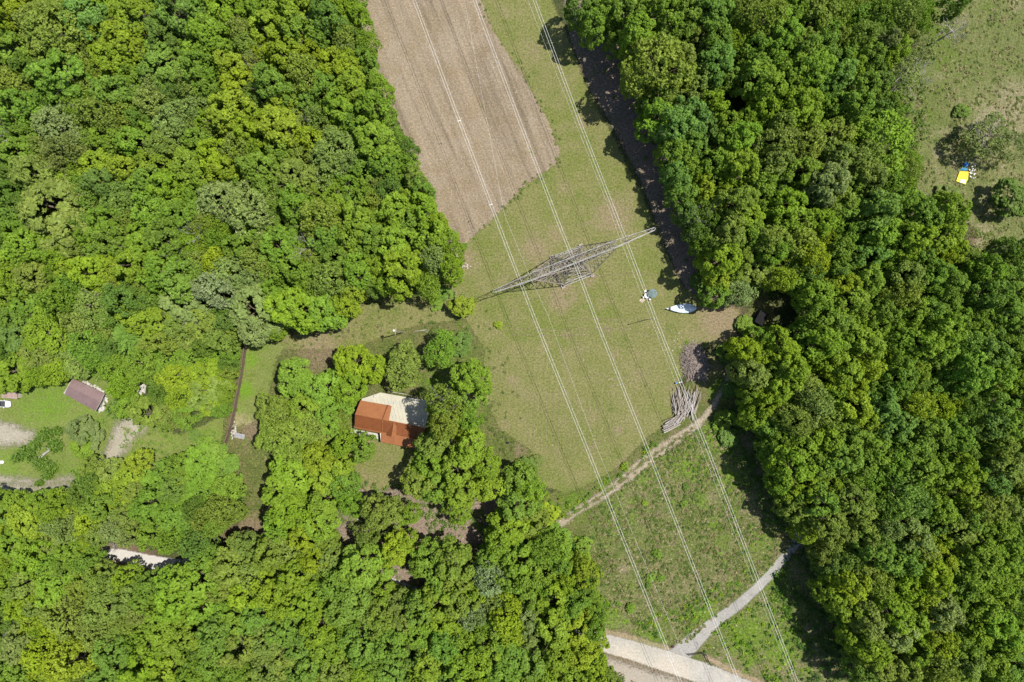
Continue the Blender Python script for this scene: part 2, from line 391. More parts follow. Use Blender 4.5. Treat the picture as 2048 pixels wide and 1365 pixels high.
sheet('driveway', M_drive, .044, line=[(275,845),(250,865),(235,895),(212,925)], widths=[40,44,36,24], label='pale gravel driveway below the garden trees')
sheet('parking_patch', M_drive, .044, poly=[(-60,838),(20,848),(70,866),(60,888),(0,892),(-60,900)], label='bare pale soil patch at the left edge')
sheet('double_track', M_drive, .044, line=[(-60,955),(20,961),(70,966),(110,963),(145,955)], widths=[12,12,8,7,6], label='upper wheel rut of the lawn track')
sheet('double_rut', M_drive, .052, line=[(-60,972),(20,975),(80,978),(140,972)], widths=[11,11,9,8], label='lower wheel rut of the lawn track')
sheet('bank_track', M_soil, .040, line=[(150,1108),(200,1125),(260,1142),(320,1150),(360,1130)], widths=[20,30,34,30,16], label='bare bank beside the white gravel road in the lower woods')
sheet('white_road', M_white, .048, line=[(140,1085),(190,1103),(250,1112),(300,1125),(350,1132),(420,1128),(600,1140),(760,1160),(800,1172),(850,1190)], widths=[14,18,24,28,26,22,20,18,20,14], label='white gravel road glimpsed between trees in the lower woods')

# ------------------------------------------------------------------ foliage
def leaf_material(name, inst=True, rough=.55, trans=.32):
    g = NG(name)
    if inst: base = g.n('ObjectInfo').outputs['Color']
    else: base = g.attr('tint').outputs['Vector']
    v = g.attr('var').outputs['Fac']
    s = g.rng(v, .1, .9, .70, 1.34)
    sc = g.n('VectorMath', operation='SCALE'); g.l(base, sc.inputs[0]); g.l(s, sc.inputs['Scale'])
    # young leaves are yellower, old ones cooler
    hs = g.n('HueSaturation'); g.l(sc.outputs[0], hs.inputs['Color'])
    g.l(g.rng(v, 0, 1, .508, .495), hs.inputs['Hue']); hs.inputs['Saturation'].default_value = 1.0
    col = hs.outputs[0]
    b = g.bsdf(col, rough, 0, .22)
    tr = g.n('BsdfTranslucent'); tc = g.mix(1.0, col, (1.25, 1.25, .55), 'MULTIPLY'); g.l(tc, tr.inputs[0])
    mx = g.n('MixShader'); mx.inputs[0].default_value = trans; g.l(b, mx.inputs[1]); g.l(tr.outputs[0], mx.inputs[2])
    return g.done(mx.outputs[0])

M_leaf = leaf_material('leaves'); M_leafm = leaf_material('leaves_mixed', inst=False)
M_bark = simple('bark', (.16, .125, .09), .9, scale=.8, c2=(.09, .075, .055))
M_dead = simple('dead_wood', (.40, .37, .33), .9, scale=1.2, c2=(.27, .25, .22))

def unit(a): return a / (np.linalg.norm(a, axis=-1, keepdims=True) + 1e-9)

def sph(rng, n, cmin=-1.0, cmax=1.0):
    c = rng.uniform(cmin, cmax, n); t = rng.uniform(0, 2 * np.pi, n); s = np.sqrt(1 - c * c)
    return np.stack([s * np.cos(t), s * np.sin(t), c], 1)

def tris(rng, C, N, size, sj=.35, elong=1.0):
    n = len(C); N = unit(N)
    a = unit(np.cross(N, unit(rng.normal(size=(n, 3))))); b = np.cross(N, a)
    sz = (size * (1 + sj * rng.uniform(-1, 1, n)))[:, None]
    V = np.stack([C + a * sz * elong, C - a * sz * .55 * elong + b * sz * .85, C - a * sz * .55 * elong - b * sz * .85], 1)
    return V.reshape(-1, 3)

def crown_data(seed, kind):
    """leaf triangles of a crown; unit tree: radius 5, height 18"""
    r = np.random.default_rng(seed); R = 5.0
    if kind == 'm':   nl, ns, nf, lr, sr, ls, cmin = 46, 34, 11, (1.0, 1.6), .36, .22, -.45
    elif kind == 'f': nl, ns, nf, lr, sr, ls, cmin = 46, 34, 6, (1.1, 1.9), .42, .23, -.5
    elif kind == 's': nl, ns, nf, lr, sr, ls, cmin = 26, 14, 14, (1.1, 1.7), .62, .40, -.1
    elif kind == 'w': nl, ns, nf, lr, sr, ls, cmin = 38, 14, 7, (1.0, 1.8), .6, .24, -.5
    i = np.arange(nl); gold = i * 2.39996 + r.uniform(0, 6.28)
    c = 1 - (1 - cmin) * ((i + .5) / nl) ** .85; c = np.clip(c + r.uniform(-.07, .07, nl), -1, 1)
    th = gold + r.uniform(-.35, .35, nl); s = np.sqrt(1 - c * c)
    a1, a2, a3 = r.uniform(0, 6.28, 3)
    warp = r.uniform(.92, 1.12, nl) + .22 * np.sin(2 * th + a1) + .12 * np.sin(3 * th + a2) + .08 * np.sin(5 * th + a3)
    rad = R * .76 * s * warp * r.uniform(.86, 1.08, nl)
    if kind in 'ms': hz, z0 = 6.8, 9.6
    else: hz, z0 = 6.2, 9.9
    if kind == 's': hz, z0 = 9.5, 5.0
    L = np.stack([rad * np.cos(th), rad * np.sin(th), z0 + c * hz * r.uniform(.86, 1.05, nl) * (1 if kind != 's' else .9)], 1)
    lrad = r.uniform(*lr, nl)
    ldir = unit(np.stack([s * np.cos(th), s * np.sin(th), np.maximum(c, 0) * 1.0 + .35], 1))
    lv = r.uniform(0, 1, nl)
    lrad[r.random(nl) < .10] *= .5
    # sub clumps
    d = unit(sph(r, nl * ns) * .95 + np.repeat(ldir, ns, 0) * .75)
    S = np.repeat(L, ns, 0) + d * np.repeat(lrad, ns)[:, None] * (.82 if kind != 'w' else .95) * r.uniform(.74, 1.18, nl * ns)[:, None]
    if kind == 's': S[:, 2] = np.maximum(S[:, 2], .8)
    sv = r.uniform(0, 1, nl * ns); subr = sr * r.uniform(.6, 1.25, nl * ns)
    d2 = unit(sph(r, nl * ns * nf) + np.repeat(d, nf, 0) * .7 + np.array([0, 0, .25]))
    rr = r.uniform(.2, 1, nl * ns * nf) ** .35
    C = np.repeat(S, nf, 0) + d2 * (np.repeat(subr, nf) * rr)[:, None]
    N = d2 * (.9 if kind == 'm' else .5) + np.array([0, 0, .35]) + r.normal(size=C.shape) * (.42 if kind == 'm' else .6)
    V = tris(r, C, N, ls)
    var = .30 * np.repeat(lv, ns * nf) + .34 * np.repeat(sv, nf) + .36 * r.uniform(0, 1, len(C))
    # a few ragged shoots beyond the outline
    return V, var

def conifer_data(seed):
    r = np.random.default_rng(seed); Vs = []; vs = []
    for lay in range(13):
        z = 4 + lay * 1.05; Rl = 5.2 * (1 - (lay / 13.2) ** 1.15) + .25; nb = 15 - lay // 2
        for b in range(nb):
            t = 2 * np.pi * b / nb + r.uniform(-.2, .2) + lay * .7; n = int(20 + 60 * Rl / 5); u = r.uniform(.05, 1, n) ** .8
            Lr = Rl * r.uniform(.8, 1.08); w = .5 * (1 - u * .75) * r.uniform(-1, 1, n)
            C = np.stack([np.cos(t) * u * Lr - np.sin(t) * w, np.sin(t) * u * Lr + np.cos(t) * w, z - u * u * .9 + r.uniform(-.12, .12, n)], 1)
            N = np.stack([.35 * r.normal(size=n), .35 * r.normal(size=n), np.ones(n)], 1)
            Vs.append(tris(r, C, N, .22)); vs.append(.5 * r.uniform(0, 1) + .5 * r.uniform(0, 1, n))
    return np.concatenate(Vs), np.concatenate(vs)

def leafmesh(name, V, var):
    me = mesh_np(name, V, np.arange(len(V)).reshape(-1, 3)); fattr(me, 'var', var, 'FACE'); return me

def limb_mesh(seed, bare=False, spread=4.3, top=16.0):
    r = random.Random(seed); b = MB()
    lean = (r.uniform(-.5, .5), r.uniform(-.5, .5))
    b.tube([(0, 0, -.2), (0.05, 0, 1.2), (lean[0] * .5, lean[1] * .5, 6), (lean[0], lean[1], 10.5)], [.52, .36, .27, .2], 7)
    def br(p, d, L, rad, lev):
        pts = [p]; q = list(p); dd = list(d)
        for k in range(3):
            dd = [dd[0] + r.uniform(-.22, .22), dd[1] + r.uniform(-.22, .22), dd[2] + r.uniform(-.05, .18)]
            n = math.sqrt(sum(x * x for x in dd)); dd = [x / n for x in dd]
            q = [q[j] + dd[j] * L / 3 for j in range(3)]; pts.append(tuple(q))
        b.tube(pts, [rad, rad * .75, rad * .5, rad * .22], 5 if lev == 0 else 3)
        if lev < (2 if bare else 1):
            for k in range(4 if bare else 2):
                i = r.choice((1, 2, 2, 3)); e = [dd[0] + r.uniform(-.8, .8), dd[1] + r.uniform(-.8, .8), dd[2] + r.uniform(-.3, .5)]
                n = math.sqrt(sum(x * x for x in e)) + 1e-6
                br(pts[i], [x / n for x in e], L * r.uniform(.4, .62), rad * .5, lev + 1)
    for k in range(11 if bare else 7):
        t = 2.4 * k + r.uniform(-.3, .3); z = 6.5 + k * (.55 if bare else .8); f = (z - 0) / 10.5
        d = (math.cos(t), math.sin(t), r.uniform(.45, 1.0)); n = math.sqrt(sum(x * x for x in d))
        br((lean[0] * min(f, 1), lean[1] * min(f, 1), min(z, 10.4)), [x / n for x in d], spread * r.uniform(.85, 1.2), .15 if not bare else .12, 0)
    return b.mesh('limbs', recalc=False)

PROTO = {}
for k, n in (('m', 7), ('f', 5), ('s', 3), ('w', 3)):
    PROTO[k] = []
    for j in range(n):
        V, var = crown_data(100 * ord(k) + j, k); me = leafmesh('crown', V, var); me.materials.append(M_leaf)
        PROTO[k].append((me, V, var))
V, var = conifer_data(5); me = leafmesh('crown', V, var); me.materials.append(M_leaf); PROTO['c'] = [(me, V, var)]
LIMB = [limb_mesh(i) for i in range(4)]
for m_ in LIMB: m_.materials.append(M_bark)
DEADM = [limb_mesh(50 + i, bare=True, spread=4.6) for i in range(4)]
for m_ in DEADM: m_.materials.append(M_dead)
cb = MB(); cb.tube([(0, 0, -.2), (0, 0, 8), (0, 0, 17.5)], [.35, .22, .04], 7); CONT = cb.mesh('stem', False); CONT.materials.append(M_bark)

TINT = {'Y': (.268, .362, .024), 'V': (.226, .338, .027), 'L': (.214, .345, .032), 'G': (.188, .303, .034), 'D': (.150, .244, .037),
        'O': (.222, .298, .046), 'P': (.238, .318, .080), 'B': (.178, .303, .046), 'S': (.262, .335, .125), 'R': (.192, .242, .058)}
WORD = {'Y': 'yellow-green', 'V': 'fresh-green', 'L': 'lime-green', 'G': 'mid-green', 'D': 'dark-green', 'O': 'olive-green',
        'P': 'greyish-green', 'B': 'cool-green', 'S': 'silvery', 'R': 'brownish-green'}

# crowns as they sit in each ninth of the photo: x y radius colour+kind, in that ninth's own units
T1 = """60 40 110 Ym|130 60 90 Ym|300 170 200 Of|200 120 120 Of|470 80 140 Bm|270 20 70 Ym|50 300 140 Gm|620 30 80 Vm|760 60 150 Vm|940 190 120 Dm|1020 50 140 Bm
700 230 135 Ym|830 160 80 Dm|640 340 130 Vm|550 410 90 Of|350 430 170 Gm|150 400 100 Dm|60 480 110 Of|1190 220 150 Vm|1300 50 130 Vm|1400 180 90 Of|1560 150 120 Ym|1700 60 140 Vm|1750 170 120 Gm
1900 90 120 Dm|2000 60 90 Vm|2010 200 90 Of|930 380 150 Gm|1150 390 110 Gm|1350 390 120 Ym|1520 290 80 Ym|1660 310 110 Ym|1580 490 125 Gm|1770 420 120 Of|1950 370 130 Ym|1900 500 120 Gm
650 540 120 Gm|760 460 90 Gm|900 510 90 Pf|1100 500 90 Of|1220 530 90 Gm|1390 500 120 Ym|1330 640 140 Ym|1620 720 140 Ym|1720 600 80 Ym|1850 690 90 Of|1980 620 120 Vm|90 620 130 Lm|230 590 80 Bm
330 740 155 Pf|360 890 120 Rf|560 660 120 Of|700 640 100 Of|880 600 110 Pf|1000 720 130 Pf|1130 640 95 Pf|110 900 130 Lm|190 1010 140 Om|620 810 120 Gm|780 830 110 Lm|940 850 105 Om|1150 810 90 Lm
1440 770 100 Ym|1370 870 100 Of|1810 810 95 Ym|1950 890 160 Pf|560 960 115 Ym|710 980 105 Ym|900 950 110 Vm|1100 960 130 Vm|1240 900 110 Ym|1310 1000 105 Ym|1500 980 120 Gm|1630 900 100 Gm|1720 1020 130 Om
600 1070 120 Dm|860 1060 120 Gm|960 1090 110 Vm|310 1230 235 Om|700 1160 140 Df|880 1220 150 Gf|1040 1260 120 Gm|1280 1170 150 Pf|1450 1230 150 Pf|1550 1100 100 Gm|1720 1190 120 Gm|1860 1270 130 Of|1950 1180 100 Vm
50 1130 100 Dm|40 1270 90 Gm|1150 1300 90 Of|600 1290 110 Gm"""
T4 = """130 130 130 Vm|520 270 135 Ym|180 290 120 Om|50 110 80 Gm|620 60 110 Gm|850 120 140 Vm|960 70 130 Dm|780 230 130 Vm|940 260 150 Gm|1040 330 120 Gm|1260 210 95 Yf|1390 120 100 Gm|1500 200 110 Of
1330 290 130 Pf|1250 380 125 Sf|1620 130 130 Gm|1900 60 120 Gm|1960 200 100 Gm|1700 260 110 Gm|1930 320 120 Of|1480 490 165 Pm|1490 610 110 Pm|1700 490 155 Vm|1890 490 130 Lm|2010 470 85 Ym
1080 450 165 Pm|1180 590 120 Om|900 580 120 Vm|760 530 100 Ym|715 645 150 Bc|690 430 110 Dm|830 440 110 Df|520 470 120 Pf|450 560 110 Of|330 430 110 Gf|150 450 130 Gm|50 540 110 Dm
60 660 130 Dm|250 620 140 Vf|400 790 140 Of|210 760 140 Of|80 860 140 Vm|300 880 120 Vf|480 700 110 Gf|640 840 115 Gf|800 820 115 Gf|980 800 120 Gf|1110 760 100 Lf|900 920 90 Df
1030 900 115 Yf|1180 880 115 Vm|1200 980 130 Om|1320 975 85 Vf|1330 820 75 Df|1240 760 85 Lf|1050 1010 110 Yf|720 1060 120 Gm|850 1100 115 Om|970 1120 105 Of|1090 1120 110 Gm|1230 1070 120 Vm|970 1200 80 Om|1310 1090 85 Gm
500 1215 112 Rs|480 1300 90 Gs|1150 1225 58 Ds|1220 1310 140 Gm|900 1330 70 Ys
1700 890 115 Lm|1890 960 130 Lm|2000 820 90 Ym|1610 1130 125 Of|1780 1080 110 Vm|1660 1270 160 Of|1820 1190 120 Of|1940 1120 120 Gm|2010 1270 110 Vm"""
T5 = """60 60 110 Vm|180 50 100 Gm|100 270 115 Gm|330 90 130 Vm|350 260 145 Vm|530 60 110 Vm|545 200 100 Pf|640 250 95 Vm|20 440 80 Vm|715 475 76 Ym|560 450 50 Gs|610 400 48 Gs
60 800 130 Ym|190 850 90 Ym|40 960 110 Vm|365 840 120 Of|585 735 105 Gf|700 700 75 Ds|765 900 122 Lm|750 1010 100 Gm|600 1050 112 Ow|600 1150 112 Of|740 1130 90 Gm|700 1210 60 Yf
130 1300 95 Gm|530 1290 100 Om|750 1310 110 Vm|10 1150 85 Of"""
T2 = """40 80 90 Ym|80 220 75 Dm|40 370 95 Ym|140 330 75 Gm|170 450 75 Gs|60 500 110 Vm|190 620 115 Gm|60 700 90 Gm|200 820 150 Lm|390 880 70 Df|250 950 110 Gm|60 950 90 Pf|430 1050 80 Om|280 1120 90 Df|300 1230 110 Vm|480 1220 105 Vm|550 1300 80 Vm|100 1280 120 Vm|400 1290 90 Gm
1400 30 100 Dm|1490 130 100 Gm|1570 50 100 Gm|1700 60 120 Gm|1745 200 130 Vm|1900 70 130 Gm|2000 180 90 Gm|1870 370 195 Of|1900 520 110 Of|1850 680 115 Lm|1960 720 130 Bm|1960 880 100 Gm|2000 1060 90 Bm|2040 1250 85 Dm|1730 340 80 Gm|1820 590 80 Gm"""
T3 = """60 60 110 Gm|230 60 120 Bm|250 200 110 Bm|260 350 130 Bm|420 60 110 Of|560 100 130 Of|700 50 120 Gm|850 80 130 Om|960 50 110 Of|50 330 105 Om|130 480 105 Om|650 200 135 Lm|600 310 110 Gm|480 270 100 Gm|490 430 120 Lm|770 280 120 Gm|810 400 130 Lm
690 420 120 Gm|560 500 120 Lm|880 200 100 Gm|980 440 105 Bm|1000 340 80 Bm|1110 200 95 Of|1160 320 95 Gm|1230 60 100 Gf|1350 60 110 Of|1440 60 80 Gf|1290 150 80 Gf|1650 10 85 Dm|1120 500 105 Gm|1080 610 110 Gm|100 670 125 Bm|90 800 95 Bm|330 680 120 Vm|240 600 95 Vm
540 640 95 Vm|400 800 115 Lm|330 830 100 Gm|640 720 105 Om|740 610 130 Vm|800 700 110 Vm|620 830 120 Of|780 850 120 Of|950 780 115 Om|960 900 115 Om|1240 810 185 Lf|1110 930 130 Of|1150 1030 110 Om|920 1070 140 Pm|960 1170 115 Om|740 1000 120 Gm|600 960 110 Om
400 960 120 Vm|250 950 100 Gm|520 1090 105 Gm|660 1190 115 Vm|180 1130 80 Ym|60 1020 90 Bm|60 1130 90 Gm|380 1180 120 Om|430 1290 120 Vm|700 1290 120 Vm|860 1300 115 Vm|1000 1220 105 Gm|1260 1060 90 Gf|1200 1230 135 Bm|1340 1180 110 Gm|1450 1260 130 Gm|1620 1240 125 Vm|2010 1160 115 Dm
1330 460 120 Rw|1430 270 110 Rw|1850 790 130 Rw|2000 850 90 Rw|1690 650 45 Ds|1600 1130 60 Rs"""
T6 = """330 60 120 Om|290 200 125 Ym|450 60 110 Gm|560 80 120 Om|500 260 130 Om|600 150 110 Gm|750 80 130 Of|820 180 110 Yf|640 330 110 Yf|380 400 95 Pf|250 410 85 Gm|150 50 80 Df|150 330 60 Ds|1010 40 90 Gm|1220 50 130 Lm|1400 80 140 Vm|1570 60 140 Vm|1650 140 90 Ym|1790 90 85 Rw|1980 140 90 Dm
1850 260 115 Gm|1980 300 105 Gm|1850 400 120 Dm|1960 500 120 Gm|970 150 100 Gm|1150 190 110 Bm|1140 330 110 Vm|950 280 90 Gm|1000 340 100 Ym|850 400 110 Vm|1040 450 120 Vm|870 520 110 Gm|960 570 100 Gm|1370 300 125 Om|1350 410 110 Of|1530 280 110 Gm|1620 340 110 Gm|1500 390 90 Gm|1420 160 100 Bm
1230 510 100 Gm|1400 500 100 Vm|1500 510 100 Gm|1590 620 125 Lm|1480 690 120 Lm|1570 720 110 Lm|545 480 55 Ds|420 585 60 Gs|430 740 100 Ym|640 720 115 Vm|700 860 120 Vm|460 870 110 Om|600 860 90 Gm|860 700 125 Lm|960 700 110 Vm|1130 700 125 Vm|1000 850 120 Vm|1130 850 110 Ym|780 630 90 Gm|900 810 95 Vm
1320 680 100 Gf|1330 810 90 Gm|1720 700 110 Gf|1860 750 120 Bm|1750 860 130 Lm|1890 870 115 Lm|1700 950 90 Gm|1980 720 90 Gm|2010 620 80 Dm|1330 900 100 Gm|770 950 110 Of|820 1050 125 Pf|700 1140 120 Of|900 1130 105 Of|610 970 105 Vm|540 1040 100 Vm|930 910 95 Ym|1050 1070 130 Ym|1130 1150 95 Ym|1230 1060 110 Bm
1290 1180 120 Bm|1430 1060 110 Yf|1570 1080 90 Yf|1500 1200 130 Gm|1650 1230 115 Gm|1030 1240 130 Gm|900 1270 110 Vm|760 1280 110 Vm|650 1230 95 Gm|1180 1310 115 Vm|1400 1310 110 Gm|1750 1060 90 Df|1900 1050 110 Gm|1850 1180 110 Dm|1970 1180 110 Gm|1920 1300 110 Om|300 1140 65 Gs|320 1240 60 Ds|310 750 60 Ds|330 960 55 Ds"""
T7 = """80 300 100 Vm|150 420 130 Ym|350 300 105 Vm|500 200 110 Df|640 140 110 Om|620 250 110 Vm|560 340 100 Gm|700 320 85 Ym|850 200 110 Gs|850 330 120 Gm|1000 240 95 Dm|1170 110 145 Gm|1300 110 125 Gm|1150 240 120 Gf|1320 220 100 Gm|1010 310 85 Lf|880 520 125 Gm|1010 430 120 Gm
1290 370 110 Of|1390 410 95 Om|1130 560 105 Df|650 470 85 Pf|500 440 105 Ym|390 480 100 Pf|300 560 110 Om|80 560 125 Vm|180 660 110 Vm|420 600 100 Gm|560 760 85 Om|720 760 90 Vm|140 810 115 Om|120 900 100 Ym|310 800 130 Lm|470 800 90 Om|620 810 90 Om|380 990 150 Of|590 930 140 Of|730 880 100 Om
250 1190 135 Yf|400 1240 150 Yf|570 1080 125 Of|100 1150 115 Pm|110 1310 100 Gm|1130 790 150 Lm|1010 900 135 Lm|1190 920 120 Lm|950 1040 135 Vm|900 1140 120 Vm|1060 1130 120 Vm|650 1200 125 Bm|650 1320 120 Gm|820 1270 115 Vm|960 1320 120 Ym|1330 690 140 Om|1470 720 125 Of|1560 620 110 Om|1430 850 115 Ym
1560 830 115 Ym|1700 780 130 Vm|1790 900 130 Vm|1650 910 110 Vm|1950 800 110 Gm|1260 1100 130 Gm|1380 1020 120 Gm|1500 990 130 Bm|1400 1170 130 Om|1250 1250 130 Gm|1550 1130 125 Om|1660 1060 120 Gm|1650 1220 120 Om|1760 1130 115 Gm|1850 1050 120 Vm|1910 1180 120 Gm|1790 1290 115 Gm|1560 1290 115 Om|1960 1310 110 Om
1990 950 110 Gm|1340 1320 100 Gm|1110 1330 105 Gm|1700 120 145 Vm|1850 70 110 Ym|1910 150 130 Ym|1640 260 135 Lm|1690 370 130 Vm|1620 440 100 Lm|1900 300 120 Vm|1840 450 115 Lm|1760 510 100 Ym|2000 200 100 Gm|1920 560 110 Om"""
T8 = """60 310 100 Gm|440 200 110 Om|520 90 110 Gm|560 220 110 Gm|690 120 120 Vm|700 250 115 Vm|850 110 110 Vm|870 230 105 Ym|720 420 105 Vm|660 330 70 Vm|1060 180 110 Gm|1110 240 95 Vm|1040 330 120 Gm|1000 460 125 Vm|1110 430 110 Om|920 560 105 Vm|1190 370 80 Ys|1085 95 60 Ds
210 380 105 Om|300 360 105 Om|410 390 85 Vm|140 520 85 Of|310 600 105 Ym|370 560 75 Ym|510 640 105 Gm|570 510 60 Os|670 680 130 Om|600 780 110 Gm|700 780 110 Om|450 690 65 Gm|1050 640 130 Gm|1190 590 100 Gf|1000 760 110 Gm|1190 710 105 Vm|1100 800 110 Gm|870 770 105 Sf|900 880 85 Pf|810 980 75 Sf
130 700 150 Lm|280 830 110 Vm|60 880 140 Gm|170 950 110 Om|230 1000 110 Om|450 930 120 Gm|580 900 130 Vm|700 900 110 Om|640 1010 115 Vm|450 1080 120 Gm|300 1150 120 Gm|110 1150 130 Gm|600 1150 120 Bm|980 980 125 Yf|1000 1090 100 Yf|1100 1000 90 Pm|850 1130 110 Gm|1000 1200 130 Bm|820 1230 120 Vm|700 1260 120 Vm
500 1280 120 Vm|320 1290 120 Gm|1130 1250 120 Gm|1250 900 130 Vm|1370 900 100 Gm|1250 1050 130 Vm|1380 1050 115 Ym|1410 1190 110 Ym|1280 1200 120 Vm|1490 1290 95 Ym|950 1310 120 Gm|1190 1340 95 Vm|1360 1320 110 Vm|1300 520 65 Gs|1400 640 60 Ls|1430 560 50 Gs|1420 790 50 Ys|1250 480 50 Ls"""
T9 = """700 100 130 Vm|850 90 115 Gm|980 50 130 Gm|1110 60 110 Gm|770 210 95 Ym|920 200 85 Vm|1150 170 90 Gf|860 300 120 Gm|1050 290 120 Om|1100 390 105 Om|910 420 115 Om|920 530 85 Om|1300 60 110 Gm|1450 110 130 Gm|1330 220 120 Bf|1290 330 110 Bf|1420 310 110 Bf|1570 150 110 Vm|1700 120 120 Vm|1700 250 110 Vm
1880 200 100 Bm|1560 350 110 Vm|1820 350 115 Of|1930 330 110 Om|1950 90 120 Om|1750 400 110 Gm|1680 480 120 Om|1900 450 110 Gm|1260 450 95 Pf|1400 500 125 Pm|1450 590 110 Om|1150 540 95 Om|1220 620 125 Gm|1350 650 120 Gm|1560 640 110 Ym|1520 740 130 Ym|1350 790 110 Vm|1450 850 110 Ym|1130 720 100 Om
1200 800 110 Of|1040 800 115 Ym|960 880 105 Vm|1800 620 130 Vm|1920 640 130 Vm|1990 720 95 Vm|1750 720 130 Gm|1880 780 110 Vm|1700 800 100 Bm|1970 560 100 Gm|2010 850 85 Dm|1140 1000 125 Om|1060 950 105 Vm|1290 960 125 Vm|1400 1000 110 Vm|1290 1080 130 Pm|1570 950 125 Pm|1640 880 90 Gm|1800 900 115 Vm
1900 1030 135 Lm|1780 1050 125 Vm|1950 1120 115 Vm|1700 1150 110 Gm|1150 1160 130 Vm|1060 1090 95 Gm|1200 1260 115 Om|1110 1300 100 Gm|1550 1130 115 Ym|1400 1180 110 Vm|1350 1280 115 Om|1550 1280 125 Of|1700 1260 120 Om|1850 1230 115 Vm|1980 1250 120 Bm|1900 1330 110 Gm|1980 950 95 Gm|820 590 60 Gs|700 300 60 Gs|2030 60 90 Gm"""
REG = [(T1, 0, 0), (T2, 680, 0), (T3, 1348, 0), (T4, 0, 450), (T5, 680, 450), (T6, 1348, 450), (T7, 0, 900), (T8, 680, 900), (T9, 1348, 900)]
TREES = []                                            # px, py (crown as seen), radius px, colour, kind
for txt, ox, oy in REG:
    for tok in txt.replace('\n', '|').split('|'):
        a = tok.split()
        if len(a) != 4: continue
        x, y, r = ox + float(a[0]) / 2.926, oy + float(a[1]) / 2.926, float(a[2]) / 2.926
        if any((x - t[0])**2 + (y - t[1])**2 < (.5 * min(r, t[2]))**2 for t in TREES): continue
        TREES.append([x, y, r, a[3][0], a[3][1]])

WOODS = {
 'left': [(-20,-20),(712,-20),(732,80),(762,190),(820,330),(872,440),(915,500),(915,550),(860,580),(740,585),(690,590),(640,650),(560,665),(500,660),(480,720),(465,800),(450,830),(400,840),(340,850),(290,840),(245,840),(215,815),(225,780),(200,750),(140,735),(110,765),(60,770),(-20,785)],
 'bottom': [(-20,990),(140,985),(155,930),(240,925),(330,920),(440,890),(490,940),(500,1000),(470,1045),(400,1080),(340,1095),(270,1085),(200,1085),(150,1100),(190,1130),(290,1165),(350,1130),(420,1105),(520,1080),(640,1085),(750,1130),(790,1190),(860,1170),(1000,1110),(1140,1080),(1180,1140),(1190,1260),(1225,1385),(-20,1385)],
 'right': [(1190,-20),(1840,-20),(1850,60),(1760,150),(1790,200),(1815,260),(1825,330),(1810,400),(1925,420),(1930,470),(1890,510),(1980,520),(2068,490),(2068,1385),(1730,1385),(1660,1170),(1625,1100),(1570,1000),(1515,850),(1490,760),(1490,690),(1560,660),(1610,600),(1540,585),(1440,585),(1410,500),(1380,440),(1340,320),(1300,220),(1240,100)]}
VOIDS = [(1565,622,42),(1475,205,16),(205,1110,15),(238,1116,20),(272,1124,22),(308,1126,20),(338,1126,10),(415,855,20),(340,885,24),(312,908,14),(735,862,12),(702,860,9),(60,966,20),(110,962,16),(10,966,20),(135,960,12),(820,880,14),(800,800,16),(795,1165,14),(822,1178,13),
         (765,935,28),(788,985,16),(850,1033,13),(885,1078,14),(935,1062,12),(700,1062,13),(685,1092,10),(732,985,16),(650,704,24),(620,712,16),
         (250,880,22),(232,905,16),(168,790,36),(212,806,12),(195,775,12),(500,965,16),(498,1010,14),(470,1055,12),(280,775,10),(150,815,22),(90,790,18),(120,960,14),(60,962,16),(20,965,16),
         (775,905,26),(800,920,20),(1010,900,20),(860,770,10),(845,775,10),(480,860,20),(505,870,14)]
FX = [(500, 640), (497, 676), (491, 715), (485, 755), (478, 790), (470, 830), (462, 862), (452, 893), (450, 905)]

def pip(x, y, poly):
    c = False; n = len(poly)
    for i in range(n):
        a = poly[i]; b = poly[(i + 1) % n]
        if (a[1] > y) != (b[1] > y) and x < (b[0] - a[0]) * (y - a[1]) / (b[1] - a[1]) + a[0]: c = not c
    return c

def fit_openings():
    for t in TREES:
        if t[4] == 's' and t[2] > 30: continue
        for vx, vy, vr in VOIDS:                     # keep the openings of the canopy open
            d = math.hypot(t[0] - vx, t[1] - vy)
            if d < t[2] * 1.0 + vr * .85:
                ex = t[2] * 1.0 + vr * .85 - d; mv = min(ex * .5, 14); ux, uy = ((t[0] - vx) / (d + 1e-6), (t[1] - vy) / (d + 1e-6))
                t[0] += ux * mv; t[1] += uy * mv; t[2] = max(13, t[2] - (ex - mv))
        if 650 < t[1] < 905 and 380 < t[0] < 500:    # stay on the garden side of the board fence
            fx = np.interp(t[1], [p[1] for p in FX], [p[0] for p in FX]) - 13
            ex = t[0] + t[2] * 1.05 - fx
            if ex > 0: t[0] -= ex * .5; t[2] = max(12, t[2] - ex * .5)
        if 690 < t[1] < 905 and 500 <= t[0] < 600:
            fx = np.interp(t[1], [p[1] for p in FX], [p[0] for p in FX]) + 30
            ex = fx - (t[0] - t[2])
            if ex > 0: t[0] += ex * .5; t[2] = max(12, t[2] - ex * .5)
fit_openings()
# close the canopy where the listed crowns leave holes
rf = random.Random(11)
for wn, poly in WOODS.items():
    for gy in range(-14, 1385, 11):
        for gx in range(-14, 2068, 11):
            x, y = gx + rf.uniform(-4, 4), gy + rf.uniform(-4, 4)
            if not pip(x, y, poly): continue
            if any((x - v[0])**2 + (y - v[1])**2 < (v[2] + 20)**2 for v in VOIDS): continue
            near = sorted(((x - t[0])**2 + (y - t[1])**2, t) for t in TREES)[:3]
            if any(d < (.90 * t[2])**2 for d, t in near) : continue
            t = rf.choice(near)[1]
            TREES.append([x, y, rf.uniform(22, 31), t[3] if rf.random() < .6 else rf.choice('GVOGD'), t[4] if t[4] in 'mf' else 'm'])

fit_openings(); TREES[:] = [t for t in TREES if t[2] > 13.5]

